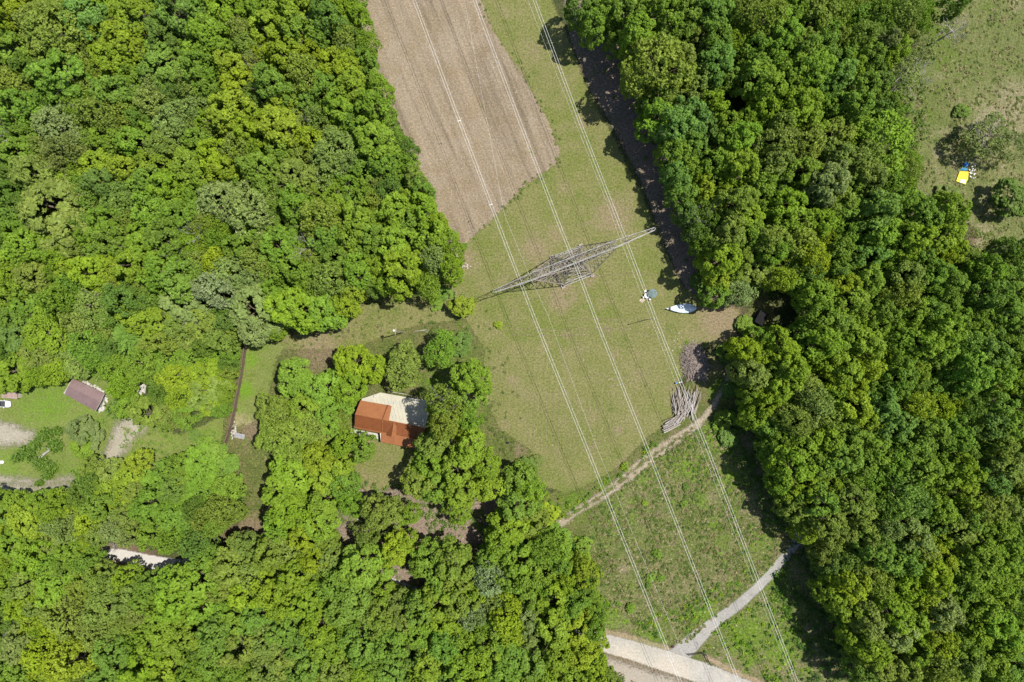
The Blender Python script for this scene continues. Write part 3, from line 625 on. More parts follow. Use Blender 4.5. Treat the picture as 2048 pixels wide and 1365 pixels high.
def tree_height(x, y, r, kind):
    """height in metres from where the tree stands and how wide it is"""
    rm = r * K * 165
    if kind == 's': return max(1.1, rm * 1.05)
    H = 19.0
    if x < 520 and 690 < y < 1120: H = H
    if 460 < x < 1190 and 690 < y < 1120: H = 12.5 if y < 880 else 15.5
    elif x < 470 and 700 < y < 1010: H = 10.0
    elif x < 470 and 600 < y <= 700: H = 13
    elif x < 500 and 1010 <= y < 1120: H = 13
    elif 880 < x < 960 and 570 < y < 650: H = 7.5
    if 850 < x < 990 and 730 < y < 900: H = 16 if x > 910 else 19
    elif y > 1120 and x < 1230: H = 17
    elif 1370 < x < 1520 and 530 < y < 620: H = 12.5
    elif 1180 < x < 1450 and y < 530 and x < 1235 + .36 * y + 75: H = 26.0
    elif x > 1480 and y > 680 and x < 1490 + .34 * (y - 680) + 60: H = 23.5
    elif x > 1950 and 370 < y < 480: H = 8.5
    elif x > 1180: H = 20.5
    if kind == 'w': H = min(H, 12) if x > 1200 else H
    rr = random.Random(int(x * 31 + y * 17)); H *= rr.uniform(.84, 1.12) if not (x < 520 and 650 < y < 1120) else rr.uniform(.65, 1.2)
    if 860 < x < 908 and 780 < y < 875: return 25.0
    return min(H, 2.5 + 3.5 * rm)

def wood_name(x, y):
    for wn, poly in WOODS.items():
        if pip(x, y, poly): return {'left': 'the upper left wood', 'bottom': 'the lower wood', 'right': 'the right wood'}[wn]
    if 500 < x < 1180 and 650 < y < 1150: return 'the loose trees by the orange roofed house'
    if x < 520 and y > 650: return 'the garden trees at left'
    if x > 1750: return 'the edge of the hay meadow'
    return 'the edge of the clearing'

def xword(x):
    W_ = ['at left edge', 'near left edge', 'far left', 'well left', 'left of centre', 'left of centre', 'near centre line',
          'near centre line', 'right of centre', 'right of centre', 'well right', 'far right', 'near right edge', 'at right edge']
    return W_[int(max(0, min(13, x / 2048 * 14)))]
def yword(y):
    W_ = ['at top', 'near top', 'high up', 'upper middle', 'above middle', 'mid height', 'below middle',
          'lower middle', 'low down', 'near bottom', 'at bottom']
    return W_[int(max(0, min(10, y / 1365 * 11)))]
def dirword(dx, dy):
    a = math.degrees(math.atan2(dy, dx)) % 360
    return ['right of', 'below right of', 'below', 'below left of', 'left of', 'above left of', 'above', 'above right of'][int((a + 22.5) // 45) % 8]
LABELS = set()
TEX = {'m': 'clumpy', 'f': 'feathery', 's': 'bushy', 'w': 'sparse', 'c': 'layered'}
def tree_label(x, y, r, col, kind):
    size = 'small' if r < 28 else 'broad' if r > 44 else 'medium'
    noun = {'s': 'shrub', 'c': 'conifer'}.get(kind, 'tree')
    near = sorted([t for t in TREES if (t[0], t[1]) != (x, y)], key=lambda t: (x - t[0])**2 + (y - t[1])**2)[:5]
    for t in near:
        s = f"{size} {TEX[kind]} {WORD[col]} {noun} {yword(y)}, {xword(x)}, {dirword(x - t[0], y - t[1])} a {WORD[t[3]]} one"
        if s not in LABELS and len(s.split()) <= 16: break
    if s in LABELS:
        t = near[0]; s = f"{TEX[kind]} {WORD[col]} {noun} {yword(y)}, {xword(x)}, {dirword(x - t[0], y - t[1])} a {TEX[t[4]]} one"
    LABELS.add(s); return s

order = sorted(range(len(TREES)), key=lambda i: -TREES[i][2])
is_tree = [i for i in order if TREES[i][4] != 's']
INDIV = set(is_tree[:300]) | {i for i in order if TREES[i][4] == 's'}
rt = random.Random(3); merged_V, merged_c, merged_v = [], [], []
for i, (x, y, r, col, kind) in enumerate(TREES):
    H = tree_height(x, y, r, kind); rm = r * (.92 if x < 520 and 690 < y < 1100 else 1) * K * (HCAM - .8 * H) * .92
    X, Y, _ = P(x, y, H * .80 if kind != 's' else H * .5)
    sx = rm / 5.0; sz = H / 16.4; rot = rt.uniform(0, 6.283); j = rt.randrange(len(PROTO[kind]))
    c = TINT[col]; b = rt.uniform(.92, 1.08); c = (c[0] * b * rt.uniform(.94, 1.06), c[1] * b, c[2] * b * rt.uniform(.8, 1.3))
    me, V, var = PROTO[kind][j]
    if i in INDIV:
        name = {'s': 'shrub', 'c': 'conifer_tree'}.get(kind, 'broadleaf_tree')
        e = empty(name, (X, Y, 0), rot); e.scale = (sx, sx, sz)
        tag(e, tree_label(x, y, r, col, kind), {'s': 'shrub', 'c': 'tree'}.get(kind, 'tree'),
            'shrubs in the clearings and gardens' if kind == 's' else None if kind == 'c' else 'broadleaf trees of the woods and gardens')
        o = link('crown', me, M_leaf, e); o.color = (*c, 1)
        if kind == 's':
            o = link('stem', LIMB[i % 4], M_bark, e); o.scale = (.6, .6, .55)
        else:
            link('trunk', CONT if kind == 'c' else (DEADM[i % 4] if kind == 'w' else LIMB[i % 4]), M_bark, e)
    else:
        cs, sn = math.cos(rot), math.sin(rot); A = V * np.array([sx, sx, sz])
        keep = np.repeat(np.random.default_rng(i).random(len(V) // 3) < .72, 3)
        A = A[keep]; A = np.stack([A[:, 0] * cs - A[:, 1] * sn + X, A[:, 0] * sn + A[:, 1] * cs + Y, A[:, 2]], 1)
        merged_V.append(A); n = len(A) // 3; merged_c.append(np.tile(c, (n, 1))); merged_v.append(var[keep[::3]])
if merged_V:
    me = leafmesh('woodland', np.concatenate(merged_V), np.concatenate(merged_v)); cattr(me, 'tint', np.concatenate(merged_c))
    tag(link('woodland', me, M_leafm), 'smaller tree crowns filling the woods between the big ones', None, None, 'stuff')
print('TREES', len(TREES), 'individual', len(INDIV))

# dead and bare trees
DEAD = [(148,190,34,15,0,'bare grey dead tree among green crowns high in the upper left wood'),
        (8,262,30,17,1,'bare dead tree at the left edge of the photo in the upper left wood'),
        (612,495,30,18,2,'forked bare dead tree near the middle of the upper left wood'),
        (396,466,24,17,3,'grey bare dead tree left of the forked one in the upper left wood'),
        (228,572,22,15,0,'leaning bare dead tree below the big olive crown at left'),
        (180,600,24,14,1,'bare grey tree left of the layered conifer'),
        (505,128,16,18,2,'twisted bare dead tree in a dark gap near the top of the left wood'),
        (620,235,15,17,3,'thin bare dead tree right of the brightest yellow-green crowns'),
        (360,505,20,17,1,'bare branched dead tree above the silvery crowns in the left wood'),
        (1402,430,26,17,2,'bare white dead tree at the left edge of the right wood'),
        (690,385,20,15,3,'pale bare tree at the field side of the left wood'),
        (1840,150,36,10,0,'bare branched leaning tree between the right wood and the hay meadow'),
        (1905,60,34,10,2,'long bare branched tree by the top of the hay meadow'),
        (225,1093,16,3,1,'grey bare bush beside the white gravel road in the lower woods'),
        (22,1240,26,13,3,'grey bare dead tree at the lower left edge of the photo'),
        (410,1085,20,6,2,'bare grey bush right of the white gravel road in the lower woods'),
        (1135,1145,18,4,0,'grey bare bush at the corner where the dirt track meets the lower woods')]
for x, y, r, H, j, lab in DEAD:
    X, Y, _ = P(x, y, H * .75); e = empty('dead_tree', (X, Y, 0), rt.uniform(0, 6.28)); s = r * K * 160 / 5
    e.scale = (s, s, H / 15.0); tag(e, lab, 'dead tree', 'bare dead trees in the woods'); link('branches', DEADM[j], M_dead, e)

# low growth under the woods and weeds of the rough ground, each one mass of leaves
def mass(name, label, C, N, size, tint, var, mat=M_leafm):
    r = np.random.default_rng(1); V = tris(r, C, N, size)
    me = leafmesh(name, V, var); cattr(me, 'tint', tint); o = link(name, me, mat); tag(o, label, None, None, 'stuff'); return o

def in_poly(X, Y, poly): return poly_sd(X, Y, poly) > 0

r_ = np.random.default_rng(21)
Cs, Ts = [], []
for wn, poly in WOODS.items():
    w = to_w(poly); x0, y0 = w.min(0); x1, y1 = w.max(0); n = int((x1 - x0) * (y1 - y0) * .28)
    cx = r_.uniform(x0, x1, n); cy = r_.uniform(y0, y1, n)
    k = in_poly(cx, cy, w)
    for v in VOIDS:
        p = P(v[0], v[1]); k &= np.hypot(cx - p[0], cy - p[1]) > v[2] * K * HCAM
    cx, cy = cx[k], cy[k]; h = r_.uniform(.3, 3.4, len(cx)); m = 12
    C = np.stack([np.repeat(cx, m), np.repeat(cy, m), np.repeat(h, m) * .5], 1) + r_.normal(size=(len(cx) * m, 3)) * np.array([.6, .6, .35])
    C[:, 2] = np.abs(C[:, 2]) + .05; Cs.append(C)
    t = np.array([(.08, .18, .02), (.06, .13, .02), (.12, .21, .025)])[r_.integers(0, 3, len(cx))]; Ts.append(np.repeat(t, m, 0))
C = np.concatenate(Cs); N = r_.normal(size=C.shape) * .6 + np.array([0, 0, 1.0])
mass('undergrowth', 'dark green undergrowth on the floor of the woods', C, N, .34, np.concatenate(Ts), r_.uniform(0, 1, len(C)))

# weeds: polygon or line, density per m2, height, tints
WEEDS = [  # kind, geometry, clumps per m2, height, spread, tints
 ('p', [(1060,985),(1130,1000),(1200,972),(1245,932),(1300,885),(1350,870),(1390,842),(1300,905),(1200,985),(1120,1040),(1085,1060),(1110,1120),(1150,1120),(1180,1085),(1150,1060),(1100,1075),(1060,1060)], .55, .9, .7, [(.16,.28,.02),(.24,.32,.02),(.10,.20,.02)]),
 ('p', [(1440,690),(1470,690),(1500,820),(1540,900),(1600,1040),(1590,1070),(1540,1050),(1480,960),(1420,870),(1420,830),(1450,800),(1470,760)], .45, 1.5, .9, [(.08,.17,.02),(.06,.13,.02),(.12,.24,.025)]),
 ('p', [(1340,860),(1440,860),(1500,960),(1560,1070),(1520,1130),(1450,1190),(1380,1240),(1330,1230),(1440,1080),(1400,960),(1300,980),(1240,1010),(1180,1050),(1210,1000),(1290,940)], .13, .45, .55, [(.14,.25,.02),(.20,.30,.03),(.10,.19,.03),(.24,.25,.08)]),
 ('p', [(1190,1215),(1230,1230),(1280,1260),(1350,1290),(1400,1230),(1480,1180),(1470,1150),(1400,1190),(1330,1230),(1260,1215),(1200,1190)], .5, .8, .6, [(.14,.28,.02),(.22,.32,.02),(.08,.16,.02)]),
 ('p', [(1400,1300),(1440,1240),(1500,1215),(1560,1180),(1600,1250),(1630,1380),(1540,1370),(1470,1330)], .42, .8, .65, [(.16,.29,.02),(.22,.33,.02),(.08,.16,.02)]),
 ('p', [(1530,1160),(1600,1090),(1640,1110),(1660,1180),(1710,1380),(1620,1380),(1580,1250)], .5, 1.6, .9, [(.07,.15,.02),(.05,.12,.02),(.10,.19,.02)]),
 ('p', [(1180,1080),(1210,1090),(1200,1160),(1190,1230),(1215,1330),(1290,1375),(1240,1385),(1205,1330),(1170,1180)], .4, .8, .6, [(.16,.22,.05),(.22,.20,.08),(.10,.18,.02)]),
 ('p', [(715,0),(725,0),(770,190),(835,335),(885,440),(925,510),(935,590),(915,560),(905,500),(870,440),(815,330),(755,190)], .6, 1.3, .6, [(.14,.26,.02),(.10,.20,.02),(.20,.30,.03)]),
 ('p', [(860,575),(930,560),(930,640),(905,650),(870,640),(845,610)], .35, 1.0, .6, [(.18,.24,.05),(.12,.20,.03),(.26,.27,.12)]),
 ('p', [(840,640),(930,640),(960,720),(930,740),(880,740),(860,700)], .16, .6, .5, [(.10,.18,.03),(.14,.21,.04)]),
 ('p', [(1110,20),(1210,20),(1300,230),(1340,330),(1400,480),(1430,600),(1410,620),(1380,560),(1350,470),(1290,330),(1240,220),(1190,120)], .05, .4, .5, [(.10,.18,.03),(.14,.21,.04)]),
 ('p', [(300,640),(470,670),(460,740),(445,830),(400,850),(300,860),(215,820),(230,770),(150,740),(120,690)], .35, 1.3, .8, [(.17,.30,.02),(.12,.24,.02),(.22,.31,.06),(.09,.18,.02)]),
 ('p', [(235,930),(440,900),(470,920),(460,980),(330,1010),(240,980)], .4, 1.2, .8, [(.18,.31,.03),(.14,.25,.03),(.24,.33,.06)]),
 ('p', [(950,830),(1030,860),(1050,920),(1000,930),(960,880),(930,850)], .35, .5, .5, [(.14,.18,.04),(.18,.22,.06)]),
 ('p', [(1740,100),(1860,40),(1900,60),(1850,150),(1850,260),(1830,380),(1880,400),(1820,410),(1800,240)], .5, 1.2, .7, [(.15,.24,.03),(.20,.25,.06),(.10,.18,.03)]),
 ('p', [(1860,220),(1960,260),(2048,240),(2048,300),(1950,320),(1880,300)], .25, .6, .6, [(.16,.18,.06),(.10,.15,.03),(.22,.20,.06)]),
 ('p', [(1350,690),(1370,680),(1420,690),(1400,700),(1360,730),(1350,760),(1340,740)], .3, .4, .4, [(.16,.26,.03),(.28,.26,.16)]),
 ('p', [(640,750),(700,760),(760,860),(700,900),(640,900),(600,850)], .3, .8, .6, [(.14,.24,.03),(.2,.28,.04)])]
WEEDS += [
 ('p', [(960,0),(1000,60),(1060,150),(1110,250),(1128,300),(1118,335),(1055,378),(1005,432),(945,487),(935,478),(1000,420),(1048,366),(1108,325),(1116,300),(1098,255),(1048,160),(985,60),(945,0)], .7, .25, .35, [(.16,.22,.05),(.22,.23,.09)]),
 ('p', [(640,1070),(720,960),(860,980),(990,950),(1010,1010),(970,1110),(850,1190),(760,1180),(680,1120)], .55, .9, .7, [(.15,.24,.04),(.12,.20,.04),(.19,.26,.06)]),
 ('p', [(215,830),(300,850),(290,930),(215,960),(150,950),(140,900)], .10, .8, .7, [(.17,.26,.05),(.13,.22,.04)]),
 ('p', [(230,850),(440,860),(440,900),(330,930),(250,940)], .22, .8, .7, [(.19,.28,.05),(.15,.24,.04),(.24,.29,.08)]),
 ('p', [(1180,1030),(1290,930),(1395,860),(1440,860),(1500,960),(1560,1060),(1600,1080),(1480,1190),(1370,1290),(1280,1260),(1200,1200),(1180,1100)], 1.15, .30, .38, [(.24,.22,.10),(.30,.27,.14),(.14,.21,.04),(.10,.16,.03),(.19,.22,.06)]),
 ('p', [(2060,-10),(1900,-10),(1840,70),(1800,180),(1830,300),(1820,380),(1900,410),(1960,470),(2060,470)], .7, .22, .34, [(.28,.27,.12),(.31,.29,.14),(.19,.22,.06),(.15,.20,.05)]),
 ('p', [(950,600),(1010,640),(1040,800),(1060,900),(1050,940),(960,900),(930,820),(960,720)], .12, .2, .4, [(.14,.18,.05),(.20,.21,.08)]),
 ('p', [(560,680),(700,590),(860,580),(930,640),(940,700),(860,780),(760,780),(700,700),(600,740)], .22, .25, .45, [(.16,.21,.05),(.22,.21,.09),(.12,.17,.04)]),
 ('p', [(480,860),(640,880),(700,980),(520,1060),(470,1000)], .3, .3, .5, [(.18,.22,.06),(.24,.22,.10)])]
Cs, Ts, Vv = [], [], []
for kind, poly, dens, hh, spread, tints in WEEDS:
    w = to_w(poly); x0, y0 = w.min(0); x1, y1 = w.max(0); n = int((x1 - x0) * (y1 - y0) * dens * 1.6)
    cx = r_.uniform(x0, x1, n); cy = r_.uniform(y0, y1, n)
    # patchy: keep where a few summed waves are high
    f = np.sin(cx * .55 + 1.3 * np.sin(cy * .4)) + np.sin(cy * .62 + 1.7 * np.sin(cx * .33)) + r_.normal(size=n) * .9
    k = in_poly(cx, cy, w) & (f > -.35); cx, cy = cx[k], cy[k]; m = 22
    h = hh * r_.uniform(.4, 1.2, len(cx)); sp = spread * r_.uniform(.5, 1.3, len(cx))
    d = r_.normal(size=(len(cx) * m, 3)) * .55
    C = np.stack([np.repeat(cx, m) + d[:, 0] * np.repeat(sp, m), np.repeat(cy, m) + d[:, 1] * np.repeat(sp, m),
                  np.repeat(h, m) * np.clip(.75 - .5 * (d[:, 0]**2 + d[:, 1]**2) + d[:, 2] * .35, .05, 1.3) + .04], 1)
    Cs.append(C); t = np.array(tints)[r_.integers(0, len(tints), len(cx))]; Ts.append(np.repeat(t, m, 0))
    Vv.append(np.repeat(r_.uniform(0, 1, len(cx)), m) * .5 + .5 * r_.uniform(0, 1, len(C)))
C = np.concatenate(Cs); N = r_.normal(size=C.shape) * .5 + np.array([0, 0, 1.0])
mass('weeds', 'patchy weeds and brambles on the rough ground', C, N, .20, np.concatenate(Ts), np.concatenate(Vv))

# ------------------------------------------------------------------ lattice pylon
M_steel = simple('galvanised_steel', (.38, .375, .36), .65, .15, .4, .3, .8, (.24, .225, .21))
M_steel2 = simple('weathered_steel', (.33, .295, .265), .75, .1, .3, .3, .8, (.20, .145, .115))
M_conc = simple('concrete', (.48, .46, .42), .9, scale=.9, c2=(.36, .34, .3))
M_wire = simple('bright_aluminium_wire', (.80, .80, .77), .5, .0, .4, .05)
M_dark = simple('dark_insulator', (.10, .07, .06), .4, scale=3)

def build_pylon():
    bx, by, _ = P(1144, 533, 0); a = math.atan2(125, 321)
    T = empty('lattice_pylon', (bx, by, 0), a)
    tag(T, 'grey steel lattice pylon with a long tapered crossarm in the mown clearing', 'pylon')
    ctr = P(1149.5, 519.5, 17.0); off = ((ctr[0] - bx) * math.cos(a) + (ctr[1] - by) * math.sin(a), -(ctr[0] - bx) * math.sin(a) + (ctr[1] - by) * math.cos(a))
    ox, oy = off                                   # crossarm centre in the pylon's own axes
    S = 4.15; wz, ww = 8.5, 1.15; cx = ox * .5; cy = oy * .5
    corners = [(-S, -S), (S, -S), (S, S), (-S, S)]
    top = [(cx - ww, cy - ww), (cx + ww, cy - ww), (cx + ww, cy + ww), (cx - ww, cy + ww)]
    pt = lambda i, t: tuple([corners[i][k] + (top[i][k] - corners[i][k]) * t for k in (0, 1)] + [.45 + (wz - .45) * t])
    for i in range(4):
        b = MB(); b.tube([pt(i, 0), pt(i, 1)], .17, 4); b.build('leg', M_steel, T)
        b = MB(); b.box((corners[i][0], corners[i][1], .2), (1.0, 1.0, .5)); b.build('footing', M_steel2, T)
    b = MB()
    for i in range(4):
        j = (i + 1) % 4
        for t0, t1 in ((0, .34), (.34, .62), (.62, .84), (.84, 1)):
            b.tube([pt(i, t0), pt(j, t1)], .07, 4); b.tube([pt(j, t0), pt(i, t1)], .07, 4)
            b.tube([pt(i, t1), pt(j, t1)], .06, 4)
        m = [(pt(i, .34)[k] + pt(j, .34)[k]) / 2 for k in range(3)]
        b.tube([m, pt(i, .17)], .04, 4); b.tube([m, pt(j, .17)], .04, 4)
    for t in (.34, .62): b.tube([pt(0, t), pt(2, t)], .05, 4); b.tube([pt(1, t), pt(3, t)], .05, 4)
    b.build('leg_bracing', M_steel2, T)
    for s_ in (-1, 1):                              # long ground-level struts either side
        b = MB(); b.tube([(-S, s_ * S, 1.0), (S, s_ * S, 1.0)], .10, 4); b.tube([(-S * .86, s_ * S * .88, 2.6), (S * .86, s_ * S * .88, 2.6)], .09, 4)
        for k in range(5):
            x0 = -S + k * S * .4; b.tube([(x0, s_ * S, 1.0), (x0 + S * .2, s_ * S * .92, 2.6), (x0 + S * .4, s_ * S, 1.0)], .045, 4)
        b.build('base_strut', M_steel, T)
    # arms of the window: waist -> beam at +-10.8, plus long outer chords from the leg corners
    zb, zt = 15.6, 17.2; hw = .85; ax = 10.8
    for s_ in (-1, 1):
        b = MB(); e = [(ox + s_ * ax, oy + v * hw, zb) for v in (-1, 1)]; f = [(ox + s_ * (ax - 2.4), oy + v * hw, zb) for v in (-1, 1)]
        w = [(cx + s_ * ww, cy + v * ww, wz) for v in (-1, 1)]; low = [(s_ * S * .93, v * S * .93, 2.2) for v in (-1, 1)]
        lp = lambda p, q, t: tuple(p[k] + (q[k] - p[k]) * t for k in range(3))
        for v in (0, 1):
            b.tube([w[v], f[v]], .13, 4); b.tube([low[v], lp(low[v], e[v], .5), e[v]], .125, 4)
        n = 7
        for k in range(n):
            t0, t1 = k / n, (k + 1) / n
            for v in (0, 1):
                b.tube([lp(w[v], f[v], t0), lp(low[v], e[v], t1)], .062, 4); b.tube([lp(low[v], e[v], t0), lp(w[v], f[v], t1)], .062, 4)
            b.tube([lp(low[0], e[0], t0), lp(low[1], e[1], t1)], .062, 4); b.tube([lp(low[1], e[1], t0), lp(low[0], e[0], t1)], .062, 4)
            b.tube([lp(w[0], f[0], t0), lp(w[1], f[1], t1)], .062, 4); b.tube([lp(w[0], f[0], t1), lp(w[1], f[1], t1)], .062, 4)
        b.build('fork_arm', M_steel2, T)
    # beam: two bottom chords, two top chords, tapering to rounded tips
    b = MB(); br = MB(); L = 20.6
    def sec(x):
        t = max(0, (abs(x) - ax) / (L - ax)); w_ = hw * (1 - .62 * t); z1 = zt - .95 * t
        return [(ox + x, oy - w_, zb), (ox + x, oy + w_, zb), (ox + x, oy - w_ * .9, z1), (ox + x, oy + w_ * .9, z1)]
    xs = [-L + k * L / 13 for k in range(27)]
    for c in range(4): b.tube([sec(x)[c] for x in xs], .082 if c < 2 else .07, 4)
    for s_ in (-1, 1):
        e = sec(s_ * L); tip = (ox + s_ * (L + .35), oy, (zb + zt - .95) / 2)
        for c in range(4): b.tube([e[c], tip], .07, 4)
    for k in range(26):
        p, q = sec(xs[k]), sec(xs[k + 1])
        br.tube([p[k % 2], q[(k + 1) % 2]], .055, 4); br.tube([p[2 + (k + 1) % 2], q[2 + k % 2]], .052, 4)
        br.tube([q[0], q[1]], .036, 4)
        for c in (0, 1): br.tube([p[c], q[2 + c]] if k % 2 else [p[2 + c], q[c]], .036, 4)
    b.build('crossarm_chords', M_steel, T); br.build('crossarm_lacing', M_steel2, T)
    for s_ in (-1, 1):                              # earth wire peaks
        b = MB(); tipp = (ox + s_ * (ax - 1.6), oy, 20.2)
        for x, v in ((ax - 3.2, -1), (ax - 3.2, 1), (ax, -1), (ax, 1)): b.tube([(ox + s_ * x, oy + v * hw * .9, zt), tipp], .065, 4)
        for t in (.3, .6): 
            q = [tuple((1 - t) * p[k] + t * tipp[k] for k in range(3)) for p in [(ox + s_ * x, oy + v * hw * .9, zt) for x, v in ((ax - 3.2, -1), (ax, -1), (ax, 1), (ax - 3.2, 1))]]
            for k in range(4): b.tube([q[k], q[(k + 1) % 4]], .04, 4)
        b.build('earth_wire_peak', M_steel2, T)
    b = MB()
    for k in range(10): b.box((-S - .0 + k * .45, S * (1 - k * .02) + .2, .9 + k * .8), (.06, .5, .06))
    b.build('step_bolts', M_steel2, T)
    return T
PYLON = build_pylon()

# conductors: bright twin cables and two thin earth wires; apparent pixel, height
WZ0, WZT, WZ1 = 14.2, 13.8, 11.5
def wire_pts(pts):
    w = [np.array(P(x, y, z)) for x, y, z in pts]
    d0 = w[0] - w[1]; d1 = w[-1] - w[-2]
    w = [w[0] + d0 * .35 * np.array([1, 1, .0])] + w + [w[-1] + d1 * .35 * np.array([1, 1, 0.0])]
    return w
def curve_pts(w, n=8):
    out = []
    for i in range(len(w) - 1):
        for k in range(n): out.append(w[i] + (w[i + 1] - w[i]) * k / n)
    out.append(w[-1]); return out
PH = [[(828, 0, WZ0), (918.5, 242, 13.9), (1001, 460, WZT), (1038.5, 558, WZT), (1074, 650, 13.7), (1179, 910, 13.0), (1361, 1365, WZ1)],
      [(948.5, 0, WZ0), (1040, 245, 13.9), (1122.5, 460, WZT), (1150, 527, WZT), (1196, 650, 13.7), (1299.5, 910, 13.0), (1477, 1365, WZ1)],
      [(1068.5, 0, WZ0), (1160, 245, 13.9), (1243.5, 460, WZT), (1253, 484, WZT), (1316, 650, 13.7), (1419.5, 910, 13.0), (1594.5, 1365, WZ1)]]
PHN = ['leftmost', 'middle', 'rightmost']
for i, ph in enumerate(PH):
    w = curve_pts(wire_pts(ph), 5)
    for s_ in (-1, 1):
        pts = []
        for k, p in enumerate(w):
            d = w[min(k + 1, len(w) - 1)] - w[max(k - 1, 0)]; d = d / np.linalg.norm(d); nrm = np.array([-d[1], d[0], 0])
            if nrm[0] < 0: nrm = -nrm
            pts.append(p + nrm * s_ * .30)
        b = MB(); b.tube(pts, .033, 5); o = b.build('power_cable', M_wire)
        tag(o, f"{'left' if s_ < 0 else 'right'} strand of the {PHN[i]} bright twin power cable over the clearing", 'power cable', 'bright twin power cables')
    # suspension strings under the crossarm
    p = np.array(P(*PH[i][3])); p = np.array(P(PH[i][3][0], PH[i][3][1], WZT))
    for s_ in (-1, 1):
        e = empty('insulator_string', (p[0], p[1], 13.8)); tag(e, f"dark insulator string hanging {'left' if s_ < 0 else 'right'} in the pair at the {PHN[i]} twin cable", 'insulator', 'insulator strings on the pylon')
        b = MB(); q = (s_ * .9, s_ * .35, 1.9)
        b.tube([(0, 0, 0), q], .035, 5); b.build('rod', M_steel2, e)
        b = MB()
        for k in range(8):
            t = (k + .8) / 9; c = np.array(q) * t; b.tube([c - np.array(q) * .02, c + np.array(q) * .02], [.15, .09], 8)
        b.build('discs', M_dark, e)
for i, pts in enumerate([[(925, -20, 18.5), (1009, 430, 19.0), (1056, 545, 19.6), (1096, 631, 18.8), (1193, 894, 17.5), (1390, 1365, 15.5)],
            [(1040, -40, 18.5), (1223, 430, 19.0), (1237, 470, 19.6), (1317, 677, 18.8), (1379, 837, 17.8), (1600, 1400, 15.5)]]):
    b = MB(); b.tube(wire_pts(pts), .014, 4); o = b.build('earth_wire', M_wire)
    tag(o, f"thin faint earth wire running just right of the {PHN[0] if i == 0 else PHN[1]} bright twin cable", 'earth wire', 'thin earth wires')
for (x, y, i, lab) in ((918.5, 242, 0, 'small white spacer on the leftmost twin cable above the brown field'), (981, 410, 0, 'small white spacer on the leftmost twin cable by the lower end of the brown field'),
                       (1361, 765, 2, 'cream spacer on the rightmost twin cable above the log pile')):
    z = 13.4 if y > 700 else 13.85; p = P(x, y, z); b = MB(); b.box((p[0], p[1], p[2]), (.62, .10, .08), math.radians(20)); 
    b.box((p[0] - .3, p[1] - .1, p[2]), (.14, .2, .14), math.radians(20)); b.box((p[0] + .3, p[1] + .1, p[2]), (.14, .2, .14), math.radians(20))
    tag(b.build('cable_spacer', M_wire), lab, 'cable spacer', 'spacers on the twin cables')

# ------------------------------------------------------------------ orange roofed house
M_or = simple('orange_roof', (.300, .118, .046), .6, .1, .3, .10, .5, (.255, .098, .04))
M_or_shaded = simple('shaded_orange_roof', (.225, .078, .028), .6, .1, .3, .12, .5, (.19, .064, .024))  # same orange, with shade of turned-away slopes and balcony recess put into it
M_trim = simple('orange_trim', (.36, .15, .06), .6, 0, .3, .1)
M_wroof = simple('cream_metal_roof', (.46, .43, .33), .7, 0, .3, .12, .6, (.39, .38, .32))
M_wall = simple('cream_wall', (.55, .50, .40), .85, var=.15)
M_glass = simple('dark_glass', (.03, .035, .04), .15, 0, .5, .05)
M_white = simple('white_paint', (.66, .65, .62), .6, var=.08)

